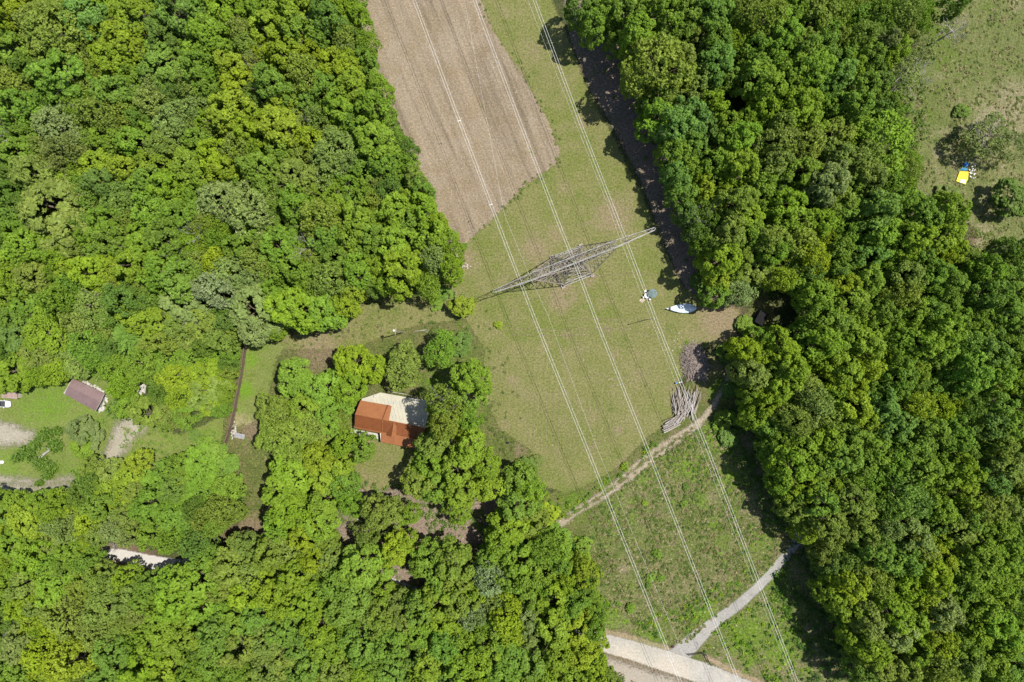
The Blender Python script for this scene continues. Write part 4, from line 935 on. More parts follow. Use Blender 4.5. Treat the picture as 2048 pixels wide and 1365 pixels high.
def HZ(x, y, z): return P(680 + x / 9.1, 760 + y / 9.1, z)
def build_house():
    o0 = P(783, 845, 0)
    h = empty('house', o0); tag(h, 'house with orange gabled roofs and a cream flat rear roof among trees', 'house')
    R = lambda p: (p[0] - o0[0], p[1] - o0[1], p[2])
    def slab(name, pts, th, mat, parent=h):
        b = MB(); b.slab([R(HZ(*p)) for p in pts], th); return b.build(name, mat, parent)
    # walls
    b = MB(); b.prism([R(HZ(*p, 0))[:2] for p in ((300, 640), (295, 850), (760, 945), (775, 1105), (1350, 1215), (1530, 890), (1560, 400), (760, 255), (390, 400))], 0, 2.55)
    wall = b.build('wall', M_wall, h)
    slab('cream_roof', [(395, 345, 2.9), (735, 232, 2.75), (1562, 380, 2.75), (1612, 600, 2.9), (1552, 880, 3.3), (880, 752, 3.3), (370, 640, 3.1)], .22, M_wroof)
    b = MB()
    for k in range(14):
        t = k / 13; a0 = R(HZ(560 + t * 960, 268 + t * 160, 2.84 + .0)); a1 = R(HZ(700 + t * 850, 640 + t * 190, 3.28))
        b.tube([a0, a1], .018, 4)
    b.build('roof_seam', M_wroof, h)
    w = slab('west_roof_upper', [(372, 376, 3.1), (872, 462, 3.1), (772, 722, 4.9), (276, 622, 4.9)], .14, M_or)
    slab('west_roof_lower', [(276, 626, 4.9), (772, 726, 4.9), (766, 945, 3.25), (268, 850, 3.25)], .14, M_or_shaded)
    slab('west_eave', [(268, 853, 3.22), (766, 948, 3.22), (764, 976, 3.05), (266, 880, 3.05)], .10, M_or)
    slab('centre_roof_upper', [(872, 455, 3.35), (938, 480, 3.35), (890, 745, 5.05), (775, 716, 5.05)], .15, M_or)
    slab('centre_roof_lower', [(775, 720, 5.05), (1548, 880, 4.6), (1470, 1085, 3.25), (766, 948, 3.3)], .16, M_or_shaded)
    slab('porch_roof', [(764, 951, 3.22), (1468, 1088, 3.18), (1392, 1256, 2.75), (745, 1136, 2.75)], .12, M_or)
    for pts in (((276, 624, 4.95), (774, 723, 4.95)), ((774, 720, 5.1), (1548, 880, 4.66)), ((872, 458, 3.42), (774, 720, 5.1)), ((774, 722, 5.1), (765, 950, 3.4))):
        b = MB(); b.tube([R(HZ(*p)) for p in pts], .10, 5); b.build('ridge_cap', M_trim if pts[0][0] != 872 else M_or_shaded, h)
    # dormer with its own little gable
    d = slab('dormer', [(985, 775, 4.85), (938, 1035, 4.25), (838, 1010, 3.2), (905, 850, 4.0)], .12, M_or_shaded)
    b = MB(); b.slab([R(HZ(*p)) for p in ((985, 775, 4.87), (1045, 800, 4.65), (1022, 1000, 3.7), (938, 1035, 4.27))], .12); c = b.build('dormer_slope', M_or, d)
    b = MB(); b.tube([R(HZ(983, 777, 4.95)), R(HZ(938, 1035, 4.33))], .09, 5); b.build('dormer_ridge', M_trim, d)
    # sunk balcony in the east slope and its surround
    slab('balcony_floor', [(1040, 805, 4.72), (1440, 872, 4.55), (1375, 1050, 3.62), (1025, 1000, 3.72)], .06, M_or_shaded)
    slab('balcony_frame', [(1440, 865, 4.75), (1545, 884, 4.66), (1462, 1100, 3.4), (1378, 1052, 3.7)], .16, M_or)
    b = MB(); b.box((R(HZ(640, 300, 3.3))[0], R(HZ(640, 300, 3.3))[1], 3.1), (.5, .5, .7)); b.box((R(HZ(1000, 420, 3.3))[0], R(HZ(1000, 420, 3.3))[1], 3.2), (.35, .35, .5)); b.build('roof_vent', M_white, h)
    for k, (x, y) in enumerate(((400, 862), (560, 897), (700, 925))):
        p = R(HZ(x, y, 1.5)); b = MB(); b.box((p[0], p[1], 1.5), (1.2, .12, 1.1), math.radians(-11.5)); f = b.build('window', M_white, h)
        b = MB(); b.box((p[0] - .02, p[1] - .07, 1.5), (1.0, .06, .9), math.radians(-11.5)); b.build('pane', M_glass, f)
build_house()
b = MB(); b.slab([P(680 + x / 9.1, 760 + y / 9.1, .14) for x, y in ((205, 888), (705, 985), (700, 1082), (110, 975))], .12)
tag(b.build('concrete_path', M_conc), 'pale concrete strip along the lower wall of the orange house', None, None, 'structure')
# low wood edging behind the house
b = MB(); b.tube([P(773, 783, .25), P(812, 789, .25), P(846, 800, .25)], .12, 4); tag(b.build('garden_edging', M_dead), 'grey timber edging along the rear of the orange house', 'edging')

# ------------------------------------------------------------------ garage, hut, car
M_br = simple('brown_shingle', (.215, .150, .145), .85, 0, .15, .10, .4, (.18, .12, .115))
M_pale2 = simple('faded_boards', (.42, .39, .35), .8)
def build_garage():
    o0 = P(170, 789, 0); R = lambda x, y, z: tuple(np.array(P(x, y, z)) - np.array((o0[0], o0[1], 0)))
    h = empty('garage', o0); tag(h, 'garage with a brown gabled roof on the lawn at left', 'garage')
    b = MB(); b.prism([R(*p, 0)[:2] for p in ((151, 764), (203, 790), (188, 813), (138, 786))], 0, 2.3); b.build('wall', M_pale2, h)
    for nm, pts in (('roof_upper', ((146, 757, 2.5), (209, 788, 2.5), (201, 805, 3.6), (137, 772, 3.6))), ('roof_lower', ((137, 772, 3.6), (201, 805, 3.6), (191, 823, 2.5), (129, 789, 2.5)))):
        b = MB(); b.slab([R(*p) for p in pts], .12); rf = b.build(nm, M_br, h)
        b = MB()
        for k in range(1, 16):
            t = k / 16; p0 = tuple(pts[0][i] * (1 - t) + pts[1][i] * t for i in range(3)); p1 = tuple(pts[3][i] * (1 - t) + pts[2][i] * t for i in range(3))
            b.tube([R(p0[0], p0[1], p0[2] + .01), R(p1[0], p1[1], p1[2] + .01)], .018, 4)
        b.build('seam', M_br, rf)
    for nm, a in (('verge_board', ((129, 789, 2.5), (137, 772, 3.6), (146, 757, 2.5))), ('verge_board', ((191, 823, 2.5), (201, 805, 3.6), (209, 788, 2.5)))):
        b = MB(); b.tube([R(*p) for p in a], .06, 4); b.build(nm, M_pale2, h)
    b = MB(); c = R(203, 805, 1.1); b.box(c, (.1, 2.4, 2.0), math.atan2(-(805 - 772), 64) ); b.build('garage_door', simple('door_paint', (.5, .48, .44)), h)
build_garage()
# rubble of pale boards beside the garage and in the garden
M_pale = simple('pale_boards', (.50, .47, .43), .8, var=.2)
rr = random.Random(9)
def scatter(name, label, cat, pts, n, mat, size=(.5, 1.8), zmax=.4, seed=1, width=(.12, .5)):
    q = random.Random(seed); b = MB()
    for k in range(n):
        i = q.randrange(len(pts) - 1) if len(pts) > 1 else 0; t = q.random()
        x = pts[i][0] * (1 - t) + pts[min(i + 1, len(pts) - 1)][0] * t + q.gauss(0, pts[i][2]); y = pts[i][1] * (1 - t) + pts[min(i + 1, len(pts) - 1)][1] * t + q.gauss(0, pts[i][2])
        p = P(x, y, q.uniform(.06, zmax)); b.box(p, (q.uniform(*size), q.uniform(*width), q.uniform(.05, .22)), q.uniform(0, 3.14))
    return tag(b.build(name, mat), label, cat, None, 'stuff')
scatter('pale_rubble', 'heap of pale boards and stones beside the brown garage', 'rubble', [(165, 763, 1.2), (200, 780, 1.5), (210, 795, 1.5), (205, 812, 2), (203, 822, 2)], 60, M_pale, seed=2)
scatter('garden_rubble', 'white scraps and pipes in the garden trees right of the garage', 'rubble', [(275, 762, 3), (285, 775, 3), (278, 790, 2)], 22, M_pale, (.5, 2.2), seed=3)
scatter('stone_scraps', 'white stones on bare ground beside the brown fence', 'stones', [(470, 848, 4), (466, 872, 2.5), (472, 860, 5)], 40, M_pale, (.15, .5), .2, 4, (.15, .4))
scatter('yard_scraps', 'white scraps on the path left of the orange house', 'scraps', [(695, 822, 4), (688, 840, 5), (670, 853, 3)], 26, M_pale, (.3, .9), .5, 5, (.2, .6))
scatter('field_stones', 'white stones at the wood edge below the brown field', 'stones', [(927, 531, 2), (940, 535, 3)], 14, M_pale, (.15, .35), .15, 6, (.15, .3))
scatter('clearing_scraps', 'pale scraps scattered on the clearing above the log pile', 'scraps', [(1345, 670, 8), (1350, 700, 6), (1370, 690, 8), (1395, 690, 3)], 26, M_pale, (.12, .4), .12, 7, (.08, .2))

M_car = simple('white_car_paint', (.80, .80, .80), .25, 0, .6, .03)
M_tyre = simple('tyre_rubber', (.03, .03, .03), .8)
def build_car():
    p = P(8, 807.5, 0); e = empty('parked_car', (p[0], p[1], 0), math.radians(-3)); tag(e, 'white car with dark roof glass parked at the left edge of the photo', 'car')
    # body lofted along x: sections (x, half width, z low, z high)
    secs = [(-2.15, .70, .45, .85), (-2.0, .84, .32, .98), (-1.2, .90, .28, 1.02), (0, .91, .28, 1.0), (1.1, .90, .28, .98), (1.75, .86, .30, .90), (2.1, .74, .36, .76), (2.22, .55, .42, .66)]
    b = MB(); vs = []; n = 8
    for x, w, z0, z1 in secs:
        vs += [(x, -w * .96, z0), (x, w * .96, z0), (x, w, (z0 + z1) / 2), (x, w * .97, z1 - .08), (x, w * .82, z1), (x, -w * .82, z1), (x, -w * .97, z1 - .08), (x, -w, (z0 + z1) / 2)]
    fs = [(i * n + k, i * n + (k + 1) % n, (i + 1) * n + (k + 1) % n, (i + 1) * n + k) for i in range(len(secs) - 1) for k in range(n)]
    fs += [tuple(range(n)), tuple(reversed([(len(secs) - 1) * n + k for k in range(n)]))]
    b.add(vs, fs); b.build('body', M_car, e)
    b = MB(); b.add([(-1.9, -.74, .96), (1.05, -.76, .96), (1.05, .76, .96), (-1.9, .74, .96), (-1.35, -.58, 1.44), (.25, -.58, 1.46), (.25, .58, 1.46), (-1.35, .58, 1.44)],
          [(3, 2, 1, 0), (4, 5, 6, 7), (0, 1, 5, 4), (1, 2, 6, 5), (2, 3, 7, 6), (3, 0, 4, 7)]); b.build('cabin_glass', M_glass, e)
    b = MB(); b.box((-.55, 0, 1.475), (1.5, 1.06, .04)); b.build('roof_panel', M_glass, e)
    for s_ in (-1, 1):
        b = MB(); b.box((1.98, s_ * .55, .72), (.3, .3, .14)); b.build('headlight', M_white, e)
        b = MB(); b.box((.75, s_ * 1.0, 1.0), (.14, .22, .14)); b.build('mirror', M_car, e)
        for x in (-1.35, 1.35):
            b = MB(); b.tube([(x, s_ * .72, .33), (x, s_ * .92, .33)], .33, 12); wh = b.build('wheel', M_tyre, e)
            b = MB(); b.tube([(x, s_ * .9, .33), (x, s_ * .935, .33)], .19, 10); b.build('rim', M_steel, wh)
build_car()
M_rust = simple('rusty_sheet', (.36, .27, .23), .8, c2=(.25, .17, .14))
p = P(30, 790, 0); e = empty('garden_hut', (p[0], p[1], 0), math.radians(-4)); tag(e, 'small hut with a rusty grey roof above the white car', 'hut')
b = MB(); b.box((0, 0, .9), (3.8, 1.3, 1.8)); b.build('wall', M_wall, e)
b = MB(); b.slab([(-2.05, -.8, 1.9), (2.05, -.8, 1.9), (2.05, .8, 2.15), (-2.05, .8, 2.15)], .07); b.build('roof', M_rust, e)

# ------------------------------------------------------------------ fence
M_fence = simple('brown_fence_boards', (.20, .145, .115), .85, 0, .15, .2, .8, (.145, .10, .08))
FL = [(500, 660), (497, 676), (491, 715), (485, 755), (478, 790), (470, 830), (462, 862), (452, 893)]
fo = P(480, 780); f0 = empty('board_fence', fo); tag(f0, 'long brown board fence between the garden trees and the bright grass strip', 'fence')
w = [np.array(P(x, y, 0)) - np.array(fo) for x, y in FL]
b = MB()
for i in range(len(w) - 1):
    a, c = w[i], w[i + 1]; d = c - a; L = np.linalg.norm(d); b.box(((a + c) / 2)[:2].tolist() + [1.05], (L, .07, 2.1), math.atan2(d[1], d[0]))
b.build('boards', M_fence, f0)
b = MB()
for i in range(len(w) - 1):
    a, c = w[i], w[i + 1]; d = c - a; L = np.linalg.norm(d); b.box(((a + c) / 2)[:2].tolist() + [2.14], (L, .16, .07), math.atan2(d[1], d[0]))
b.build('cap_rail', M_fence, f0)
for i in range(len(w) - 1):
    a, c = w[i], w[i + 1]; L = np.linalg.norm(c - a); n = max(1, int(L / 2.4))
    for k in range(n):
        q = a + (c - a) * k / n; bb = MB(); bb.box((q[0] + .09, q[1], 1.12), (.12, .12, 2.24)); bb.build('post', M_fence, f0)

# ------------------------------------------------------------------ things on the ground
M_tarp = simple('pale_blue_tarp', (.66, .74, .80), .5, 0, .4, .06, 1.0, (.56, .67, .76))
M_hull = simple('white_hull', (.80, .80, .78), .35, 0, .5, .05)
def build_boat():
    p = P(1362, 617.5, 0); e = empty('covered_boat', (p[0], p[1], 0), math.radians(1)); tag(e, 'narrow white boat under a pale blue tarpaulin at the shaded clearing edge', 'boat')
    # hull pointed at both ends, bow to the left
    xs = [-4.1, -3.6, -2.8, -1.8, -.6, .6, 1.8, 2.8, 3.5, 3.95]; ws = [.03, .22, .42, .72, 1.02, 1.12, 1.08, .85, .45, .04]
    vs = []; n = 7
    for x, w_ in zip(xs, ws):
        sh = .95 + .05 * abs(x) * .5
        for k in range(n):
            t = math.pi * k / (n - 1); vs.append((x, w_ * math.cos(t), .25 + (sh - .25) * (1 - math.sin(t) ** .7)))
    fs = [(i * n + k, i * n + k + 1, (i + 1) * n + k + 1, (i + 1) * n + k) for i in range(len(xs) - 1) for k in range(n - 1)]
    b = MB(); b.add(vs, fs); b.build('hull', M_hull, e)
    q = random.Random(4); vs = []; m = 9; X = [-3.0 + 6.9 * i / 16 for i in range(17)]
    for x in X:
        w_ = float(np.interp(x, xs, ws)) * 1.06 + .02
        for k in range(m):
            v = -1 + 2 * k / (m - 1); vs.append((x, w_ * v, 1.08 + .5 * (1 - abs(v)) * min(1, w_) + .05 * math.sin(x * 5 + k * 2.1) + q.uniform(-.03, .03)))
    fs = [(i * m + k, i * m + k + 1, (i + 1) * m + k + 1, (i + 1) * m + k) for i in range(16) for k in range(m - 1)]
    b = MB(); b.add(vs, fs); b.build('tarpaulin', M_tarp, e)
    b = MB(); b.tube([(-4.0, 0, 1.0), (-4.9, .0, 1.1)], .05, 5); b.build('bowsprit', M_dead, e)
    for x in (-1.6, 1.8):
        b = MB(); b.box((x, 0, .14), (.25, 1.8, .28)); b.build('trestle', M_dead, e)
build_boat()

# garden table group under the right cable
M_greenp = simple('green_grey_cloth', (.16, .22, .21), .7, var=.15)
p = P(1303, 588, 0); e = empty('patio_umbrella', (p[0], p[1], 0), .5); tag(e, 'low round dark green-grey parasol beside the white table', 'parasol')
b = MB(); vs = [(0, 0, 2.0)] + [(1.25 * math.cos(k * math.pi / 4), 1.25 * math.sin(k * math.pi / 4), 1.55) for k in range(8)]
vs += [(0, 0, 1.96)] + [(1.25 * math.cos(k * math.pi / 4), 1.25 * math.sin(k * math.pi / 4), 1.51) for k in range(8)]
b.add(vs, [(0, 1 + k, 1 + (k + 1) % 8) for k in range(8)] + [(9, 10 + (k + 1) % 8, 10 + k) for k in range(8)]); b.build('canopy', M_greenp, e)
b = MB(); b.tube([(0, 0, 0), (0, 0, 2.1)], .03, 6); b.build('pole', M_steel, e)
p = P(1293, 592, 0); e = empty('garden_table', (p[0], p[1], 0), .3); tag(e, 'white garden table beside the dark green parasol', 'table')
b = MB(); b.tube([(0, 0, .70), (0, 0, .75)], .75, 14); b.build('tabletop', M_white, e)
for k in range(4): b = MB(); b.tube([(.5 * math.cos(k * 1.57), .5 * math.sin(k * 1.57), 0), (.45 * math.cos(k * 1.57), .45 * math.sin(k * 1.57), .7)], .035, 5); b.build('leg', M_white, e)
def chair(x, y, rz, lab):
    p = P(x, y, 0); e = empty('garden_chair', (p[0], p[1], 0), rz); tag(e, lab, 'chair', 'white garden chairs under the cable')
    b = MB(); b.box((0, 0, .43), (.52, .52, .06)); b.build('seat', M_white, e)
    b = MB(); b.box((0, .26, .7), (.52, .06, .5)); b.build('backrest', M_white, e)
    for sx_ in (-1, 1):
        for sy_ in (-1, 1): b = MB(); b.tube([(sx_ * .22, sy_ * .22, 0), (sx_ * .22, sy_ * .22, .42)], .025, 5); b.build('leg', M_white, e)
chair(1290, 583, .3, 'white garden chair above the white table'); chair(1287, 595, 1.8, 'white garden chair left of the white table'); chair(1299, 599, 3.2, 'white garden chair below the white table, near the square slab')
p = P(1284, 601, 0); b = MB(); b.box((p[0], p[1], .06), (1.2, 1.0, .1), .7); tag(b.build('paving_slab', simple('tan_slab', (.50, .42, .32))), 'square tan slab on the grass below the white garden table', 'slab')

def pole(x, y, H, lab, top=True, r0=.15):
    p = P(x, y, 0); e = empty('utility_pole', (p[0], p[1], 0)); tag(e, lab, 'pole')
    b = MB(); b.tube([(0, 0, 0), (0, 0, H)], [r0, r0 * .6], 8); b.build('shaft', M_dead, e)
    if top:
        b = MB(); b.tube([(-.1, -.9, H - .6), (.1, .9, H - .6)], .08, 4); b.build('crossbar', M_dead, e)
        b = MB(); b.tube([(-.5, .3, H - 2.0), (-.5, .3, H - 1.0)], .28, 8); b.build('transformer', M_white, e)
    else:
        b = MB(); b.tube([(0, 0, H - .05), (0, 0, H + .1)], [.2, .1], 6); b.build('cap', M_dead, e)
pole(808, 665, 13.5, 'grey pole with a white top and long shadow in the left arm of the clearing')
pole(1291, 640, 10.5, 'slim dark pole casting a thin shadow right of the pylon', False, .10)
p = P(846, 662, 0); b = MB(); b.tube([(p[0] - 2.2, p[1] - .1, .1), (p[0], p[1] + .1, .15), (p[0] + 1.2, p[1] + .5, .2)], [.05, .08, .04], 5); b.tube([(p[0], p[1] + .1, .15), (p[0] + 1.4, p[1] - .3, .2)], .05, 5)
tag(b.build('fallen_branch', M_pale), 'pale fallen branch on the grass right of the grey pole', 'branch')

# fallen trunks
def trunk(x0, y0, x1, y1, z0, z1, r, lab, mat=M_dead):
    a, c = P(x0, y0, z0), P(x1, y1, z1); e = empty('fallen_log', (a[0], a[1], 0)); tag(e, lab, 'fallen log')
    q = random.Random(int(x0)); D = np.array(c) - np.array(a); b = MB()
    b.tube([(0, 0, z0), tuple(D * .5 + np.array((q.uniform(-.3, .3), q.uniform(-.3, .3), z0))), tuple(D + np.array((0, 0, z0)))], [r, r * .8, r * .4], 7); b.build('stem', mat, e)
    for k in range(4):
        t = q.uniform(.3, .9); s0 = D * t + np.array((0, 0, z0)); b = MB(); d = np.array((q.uniform(-2, 2), q.uniform(-2, 2), q.uniform(.1, .9)))
        b.tube([tuple(s0), tuple(s0 + d * .6), tuple(s0 + d + np.array((0, 0, .2)))], [r * .4, r * .25, r * .1], 5); b.build('branch', mat, e)
trunk(20, 1250, 64, 1232, 7, 9, .35, 'pale fallen trunk in the dark gap at the lower left edge')
trunk(72, 922, 112, 893, .6, 1.2, .4, 'grey fallen trunk among leafy branches on the garden lawn')
trunk(1683, 1108, 1709, 1126, 3, 5, .22, 'thin grey fallen trunk in a dark gap low in the right wood')
trunk(150, 752, 170, 750, 2.5, 2.6, .15, 'small grey log above the brown garage')
trunk(1828, 380, 1850, 390, .3, .3, .25, 'grey plank-like log at the lower side of the hay meadow')
trunk(815, 1003, 822, 1008, .3, .8, .2, 'short grey log in the shade below the house')
# leafy branches of the fallen tree on the lawn
r2 = np.random.default_rng(5); Cs = []
for x, y, rad in ((95, 870, 13), (115, 890, 14), (60, 905, 15), (85, 925, 14), (105, 935, 13), (75, 890, 10), (40, 915, 10), (120, 862, 9), (100, 950, 8), (85, 965, 6)):
    c = P(x, y, 0); n = int(rad * 70); d = r2.normal(size=(n, 3)); Cs.append(np.stack([c[0] + d[:, 0] * rad * .058, c[1] + d[:, 1] * rad * .05, np.abs(d[:, 2]) * .9 + .2], 1))
C = np.concatenate(Cs); mass('fallen_leaves', 'leafy green branches of the fallen tree on the garden lawn', C, r2.normal(size=C.shape) * .5 + np.array([0, 0, 1.0]), .26,
     np.tile((.13, .22, .03), (len(C), 1)), r2.uniform(0, 1, len(C)))

# log pile: each log its own thing, and the brush heap
M_logs = [simple('grey_log', (.36, .325, .29), .9, var=.4, c2=(.22, .19, .165)), simple('brown_log', (.30, .25, .205), .9, var=.4, c2=(.18, .14, .115)), simple('pale_log', (.46, .43, .395), .85, var=.35, c2=(.32, .29, .26))]
LOGM = []
for k in range(6):
    q = random.Random(k); b = MB(); n = 7; L = 1.0
    b.tube([(-.5, q.uniform(-.012, .012), 0), (-.17, q.uniform(-.02, .02), 0), (.17, q.uniform(-.02, .02), 0), (.5, q.uniform(-.012, .012), 0)], [1.0, .92, .84, .7], n)
    # radius is given in units of the y/z scale
    v = [(x, y * 1.0, z) for x, y, z in b.v]; me = bpy.data.meshes.new('log'); me.from_pydata(v, [], b.f); me.update(); LOGM.append(me)
LOGS = []
q = random.Random(31)
for k in range(58):                               # upper fan, nearly upright in the photo
    t = q.random(); x = 1349 + t * 52; y = 806 - 6 * t + q.uniform(-10, 14); a = math.radians(96 - 34 * t + q.gauss(0, 9)); LOGS.append((x + (y - 800) * -.1, y, a, q.uniform(3.6, 8.0) * (1 - .25 * abs(t - .5)), q.uniform(.06, .17), q.uniform(.1, 1.3)))
for k in range(30):                               # lower fan sweeping down left
    t = q.random(); x = 1376 - t * 34; y = 822 + t * 20 + q.uniform(-6, 6); a = math.radians(60 - 30 * t + q.gauss(0, 10)); LOGS.append((x, y, a, q.uniform(2.5, 6.5), q.uniform(.06, .16), q.uniform(.1, 1.0)))
for k in range(11):                               # neat bundle at the lower left end
    LOGS.append((1339 + q.uniform(-2, 2) + k * .55, 844 + k * 1.35, math.radians(27 + q.uniform(-3, 3)), q.uniform(3.8, 5.6), q.uniform(.10, .17), .25 + (k % 3) * .28))
for k in range(5): LOGS.append((1345 + k * 2.5, 800 + k * 3, math.radians(80 + q.uniform(-5, 5)), q.uniform(3, 5), .13, .2))
for k, (x, y, a, L, r, z) in enumerate(LOGS):
    p = P(x, y, z); o = bpy.data.objects.new('log', LOGM[k % 6]); COL.objects.link(o)
    if not LOGM[k % 6].materials: LOGM[k % 6].materials.append(M_logs[(k % 6) % 3])
    o.location = (p[0], p[1], z + r); o.rotation_euler = (0, q.uniform(-.05, .05), a); o.scale = (L, r, r)
    part_ = 'upright upper fan' if k < 58 else 'slanting lower fan' if k < 88 else 'neat bundle at the lower left end' if k < 99 else 'left rim'
    tag(o, f"{['thin', 'stout'][r > .11]} {['grey', 'brown', 'pale'][(k % 6) % 3]} log in the {part_} of the log pile", 'log', 'logs in the log pile')
b = MB(); q = random.Random(8)
for k in range(1000):
    t = q.gauss(0, 1); u = q.gauss(0, 1); 
    if t * t + u * u > 4: continue
    x = 1389 + t * 13.5 + u * 2; y = 725 + u * 19; h = 1.9 * math.exp(-(t * t + u * u) / 2.2) * q.random() + .1
    c = P(x, y, h); a = q.uniform(0, 3.14) if q.random() < .5 else q.gauss(1.9, .5); L = q.uniform(1.2, 4.2); tl = q.uniform(-.15, .15)
    d = np.array((math.cos(a) * L / 2, math.sin(a) * L / 2, tl * L / 2)); c = np.array(c); mid = c + np.array((q.uniform(-.15, .15), q.uniform(-.15, .15), q.uniform(0, .15)))
    b.tube([tuple(c - d), tuple(mid), tuple(c + d)], [.04, .035, .015] if q.random() < .85 else [.08, .07, .04], 4)
tag(b.build('brush_heap', simple('brush_twigs', (.34, .285, .25), .9, var=.5, c2=(.20, .155, .135))), 'big heap of brown brushwood above the log pile', None, None, 'stuff')
p = P(1352, 766, 0); b = MB(); b.tube([(p[0], p[1], 0), (p[0], p[1], .8)], .28, 10); tag(b.build('blue_barrel', simple('blue_plastic', (.05, .16, .40), .5)), 'small blue barrel left of the log pile', 'barrel')

# picnic-like trailer bed by the fence
p = P(481.5, 871.5, 0); e = empty('flat_trailer', (p[0], p[1], 0), math.radians(-13)); tag(e, 'small grey flatbed trailer on bare ground right of the brown fence', 'trailer')
b = MB(); b.box((0, 0, .62), (2.6, 1.25, .08)); b.build('bed', simple('grey_boards', (.30, .30, .31)), e)
b = MB()
for c, d in (((0, .62, .78), (2.6, .05, .26)), ((0, -.62, .78), (2.6, .05, .26)), ((1.3, 0, .78), (.05, 1.2, .26)), ((-1.3, 0, .78), (.05, 1.2, .26))): b.box(c, d)
b.build('side_boards', M_pale, e)
for s_ in (-1, 1): b = MB(); b.tube([(0, s_ * .6, .3), (0, s_ * .78, .3)], .3, 10); b.build('wheel', M_tyre, e)
b = MB(); b.tube([(-1.3, 0, .5), (-2.2, 0, .35)], .05, 5); b.build('drawbar', M_steel2, e)

# blue tarp bundle, yellow mattress and bicycle parts by the hay meadow
def AT(x, y, z=0): return P(1880 + x / 15.17, 300 + y / 15.17, z)
M_yel = simple('yellow_sheet', (.80, .66, .02), .6, 0, .3, .12, 1.2, (.70, .50, .015)); M_blue = simple('blue_tarp', (.04, .22, .62), .5, 0, .4, .2, 2.0, (.03, .14, .42))
b = MB(); b.slab([AT(*c) for c in ((605, 655, .35), (870, 665, .3), (850, 900, .34), (770, 1055, .25), (495, 950, .22), (560, 760, .33))], .16)
o = b.build('yellow_mattress', M_yel); tag(o, 'bright yellow sheet on the grass below the blue tarp', 'sheet')
b = MB(); b.slab([AT(*c) for c in ((620, 895, .40), (800, 905, .40), (775, 1020, .32), (600, 995, .32))], .10); b.build('white_end', M_white, o)
def lump(name, c, rx, ry, h, mat, seed, lab, cat, grp=None):
    q = np.random.default_rng(seed); vs = []; n, m = 14, 5
    for i in range(m + 1):
        for k in range(n):
            t = 2 * math.pi * k / n; r_k = (1 - i / (m + .3)) * (1 + q.uniform(-.16, .16)); vs.append((c[0] + rx * r_k * math.cos(t), c[1] + ry * r_k * math.sin(t), h * (1 - (1 - i / m) ** 2) * q.uniform(.8, 1.1) + .02))
    fs = [(i * n + k, i * n + (k + 1) % n, (i + 1) * n + (k + 1) % n, (i + 1) * n + k) for i in range(m) for k in range(n)] + [tuple(range(m * n, m * n + n))]
    b = MB(); b.add(vs, fs); return tag(b.build(name, mat), lab, cat, grp)
lump('tarp_bundle', AT(780, 455), .85, .62, .7, M_blue, 1, 'blue tarp bundle above the yellow sheet in the hay meadow', 'tarp')
lump('tarp_bundle', AT(720, 590), 1.0, .42, .5, simple('light_blue_tarp', (.10, .36, .62), .5), 2, 'flatter light blue tarp touching the yellow sheet', 'tarp')
b = MB(); q = random.Random(2)
for k in range(26):
    c = AT(q.uniform(890, 1080), q.uniform(400, 860), q.uniform(.1, .6)); b.box(c, (q.uniform(.15, .5), q.uniform(.06, .3), q.uniform(.05, .2)), q.uniform(0, 3))
tag(b.build('scrap_heap', simple('mixed_scrap', (.45, .46, .50), .5, .2, .4, .5, 3, (.10, .08, .12))), 'grey and dark scrap heap right of the blue tarps', None, None, 'stuff')

# barrier gate at the road junction
M_gate = simple('dark_iron', (.045, .04, .045), .6, .3)
a_, b_, c_ = P(1377, 1311, 1.0), P(1406, 1307, 1.0), P(1419.5, 1328, 1.0)
e = empty('barrier_gate', (b_[0], b_[1], 0)); tag(e, 'dark iron barrier gate standing open at the road junction', 'gate')
R = lambda p, z=0: (p[0] - b_[0], p[1] - b_[1], p[2] + z)
b = MB(); b.tube([R(a_), R(b_)], .09, 6); b.tube([R(a_, -.45), R(b_, -.45)], .06, 6); b.tube([R(a_), R(P(1374, 1309, .5))], .09, 5); b.build('swing_bar', M_gate, e)
b = MB(); b.tube([R(b_), R(P(1412, 1310, 1.0)), R(c_)], .09, 6); b.tube([R(b_, -.45), R(c_, -.45)], .06, 6); b.build('side_rail', M_gate, e)
for x, y in ((1406, 1307), (1412, 1310), (1419.5, 1328)):
    b = MB(); p = P(x, y, 0); b.tube([(p[0] - b_[0], p[1] - b_[1], 0), (p[0] - b_[0], p[1] - b_[1], 1.2)], .11, 6); b.build('post', M_gate, e)
lump('boulder', P(1345, 1293), .5, .4, .6, simple('dark_stone', (.12, .07, .07), .9), 4, 'small dark reddish boulder at the end of the soil bank', 'boulder')
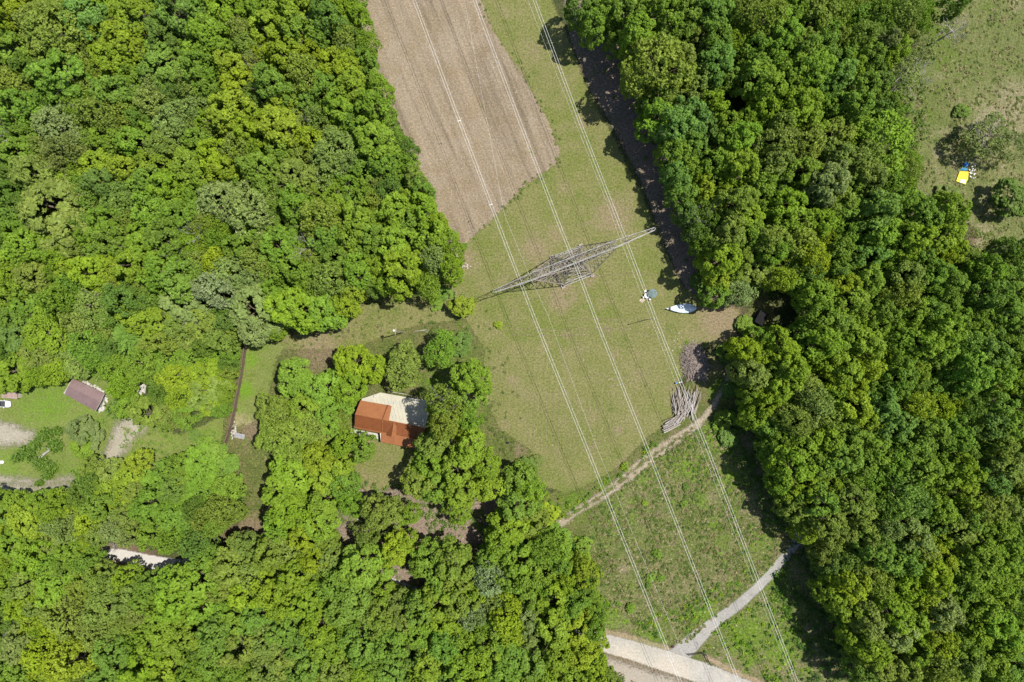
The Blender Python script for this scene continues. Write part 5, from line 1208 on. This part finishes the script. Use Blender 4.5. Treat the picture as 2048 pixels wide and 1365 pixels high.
lump('boulder', P(1015, 886), .55, .35, .3, simple('black_stone', (.03, .03, .035), .7), 5, 'flat black object on the grass right of the house trees', 'boulder')
lump('boulder', P(3, 925), .7, .5, .3, M_white, 6, 'pale rounded white stone at the left edge on the garden lawn', 'boulder')
# small dark shed in the deep gap of the right wood
p = P(1517, 637, 0); e = empty('dark_shed', (p[0], p[1], 0), math.radians(62)); tag(e, 'small dark shed half hidden in the deep gap of the right wood', 'shed')
b = MB(); b.box((0, 0, 1.0), (3.0, 2.0, 2.0)); b.build('wall', M_gate, e)
b = MB(); b.slab([(-1.7, -1.2, 2.1), (1.7, -1.2, 2.1), (1.7, 1.2, 2.3), (-1.7, 1.2, 2.3)], .07); b.build('roof', simple('slate_sheet', (.012, .012, .014), .9), e)
# little bushes on the open ground
for k, (x, y, r, col, lab) in enumerate([(997, 650, 8, 'Y', 'small yellow bush on the mown clearing below the crossarm shadow'), (1250, 934, 8, 'V', 'small bush above the dirt track between two twin cables'),
     (1300, 1156, 9, 'G', 'left one of a pair of low bushes in the meadow'), (1322, 1157, 7, 'G', 'right one of a pair of low bushes in the meadow'), (1315, 1108, 9, 'G', 'low bush above the pair of bushes in the meadow'),
     (1262, 1216, 10, 'G', 'low bush left of the leftmost twin cable near the bottom of the meadow'), (1297, 1172, 6, 'D', 'tiny dark bush just below the pair in the meadow'), (928, 492, 7, 'G', 'small bush by the lower tip of the brown field'),
     (1075, 922, 12, 'R', 'greyish bush at the lower left corner of the mown clearing'), (1372, 975, 7, 'D', 'small dark bush below the track right of the middle twin cable'), (1368, 1008, 7, 'G', 'small bush in the bright green patch of the meadow'),
     (1290, 1007, 6, 'V', 'tiny bright bush near the upper edge of the meadow')]):
    X, Y, _ = P(x, y, .5); e = empty('bush', (X, Y, 0), k * 1.3); s_ = r * K * 178 / 5; e.scale = (s_, s_, s_ * .38); tag(e, lab, 'bush', 'low bushes on open ground')
    o = link('foliage', PROTO['s'][k % 3][0], M_leaf, e); o.color = (*TINT[col], 1)
    o = link('stem', LIMB[k % 4], M_bark, e); o.scale = (.5, .5, .5)
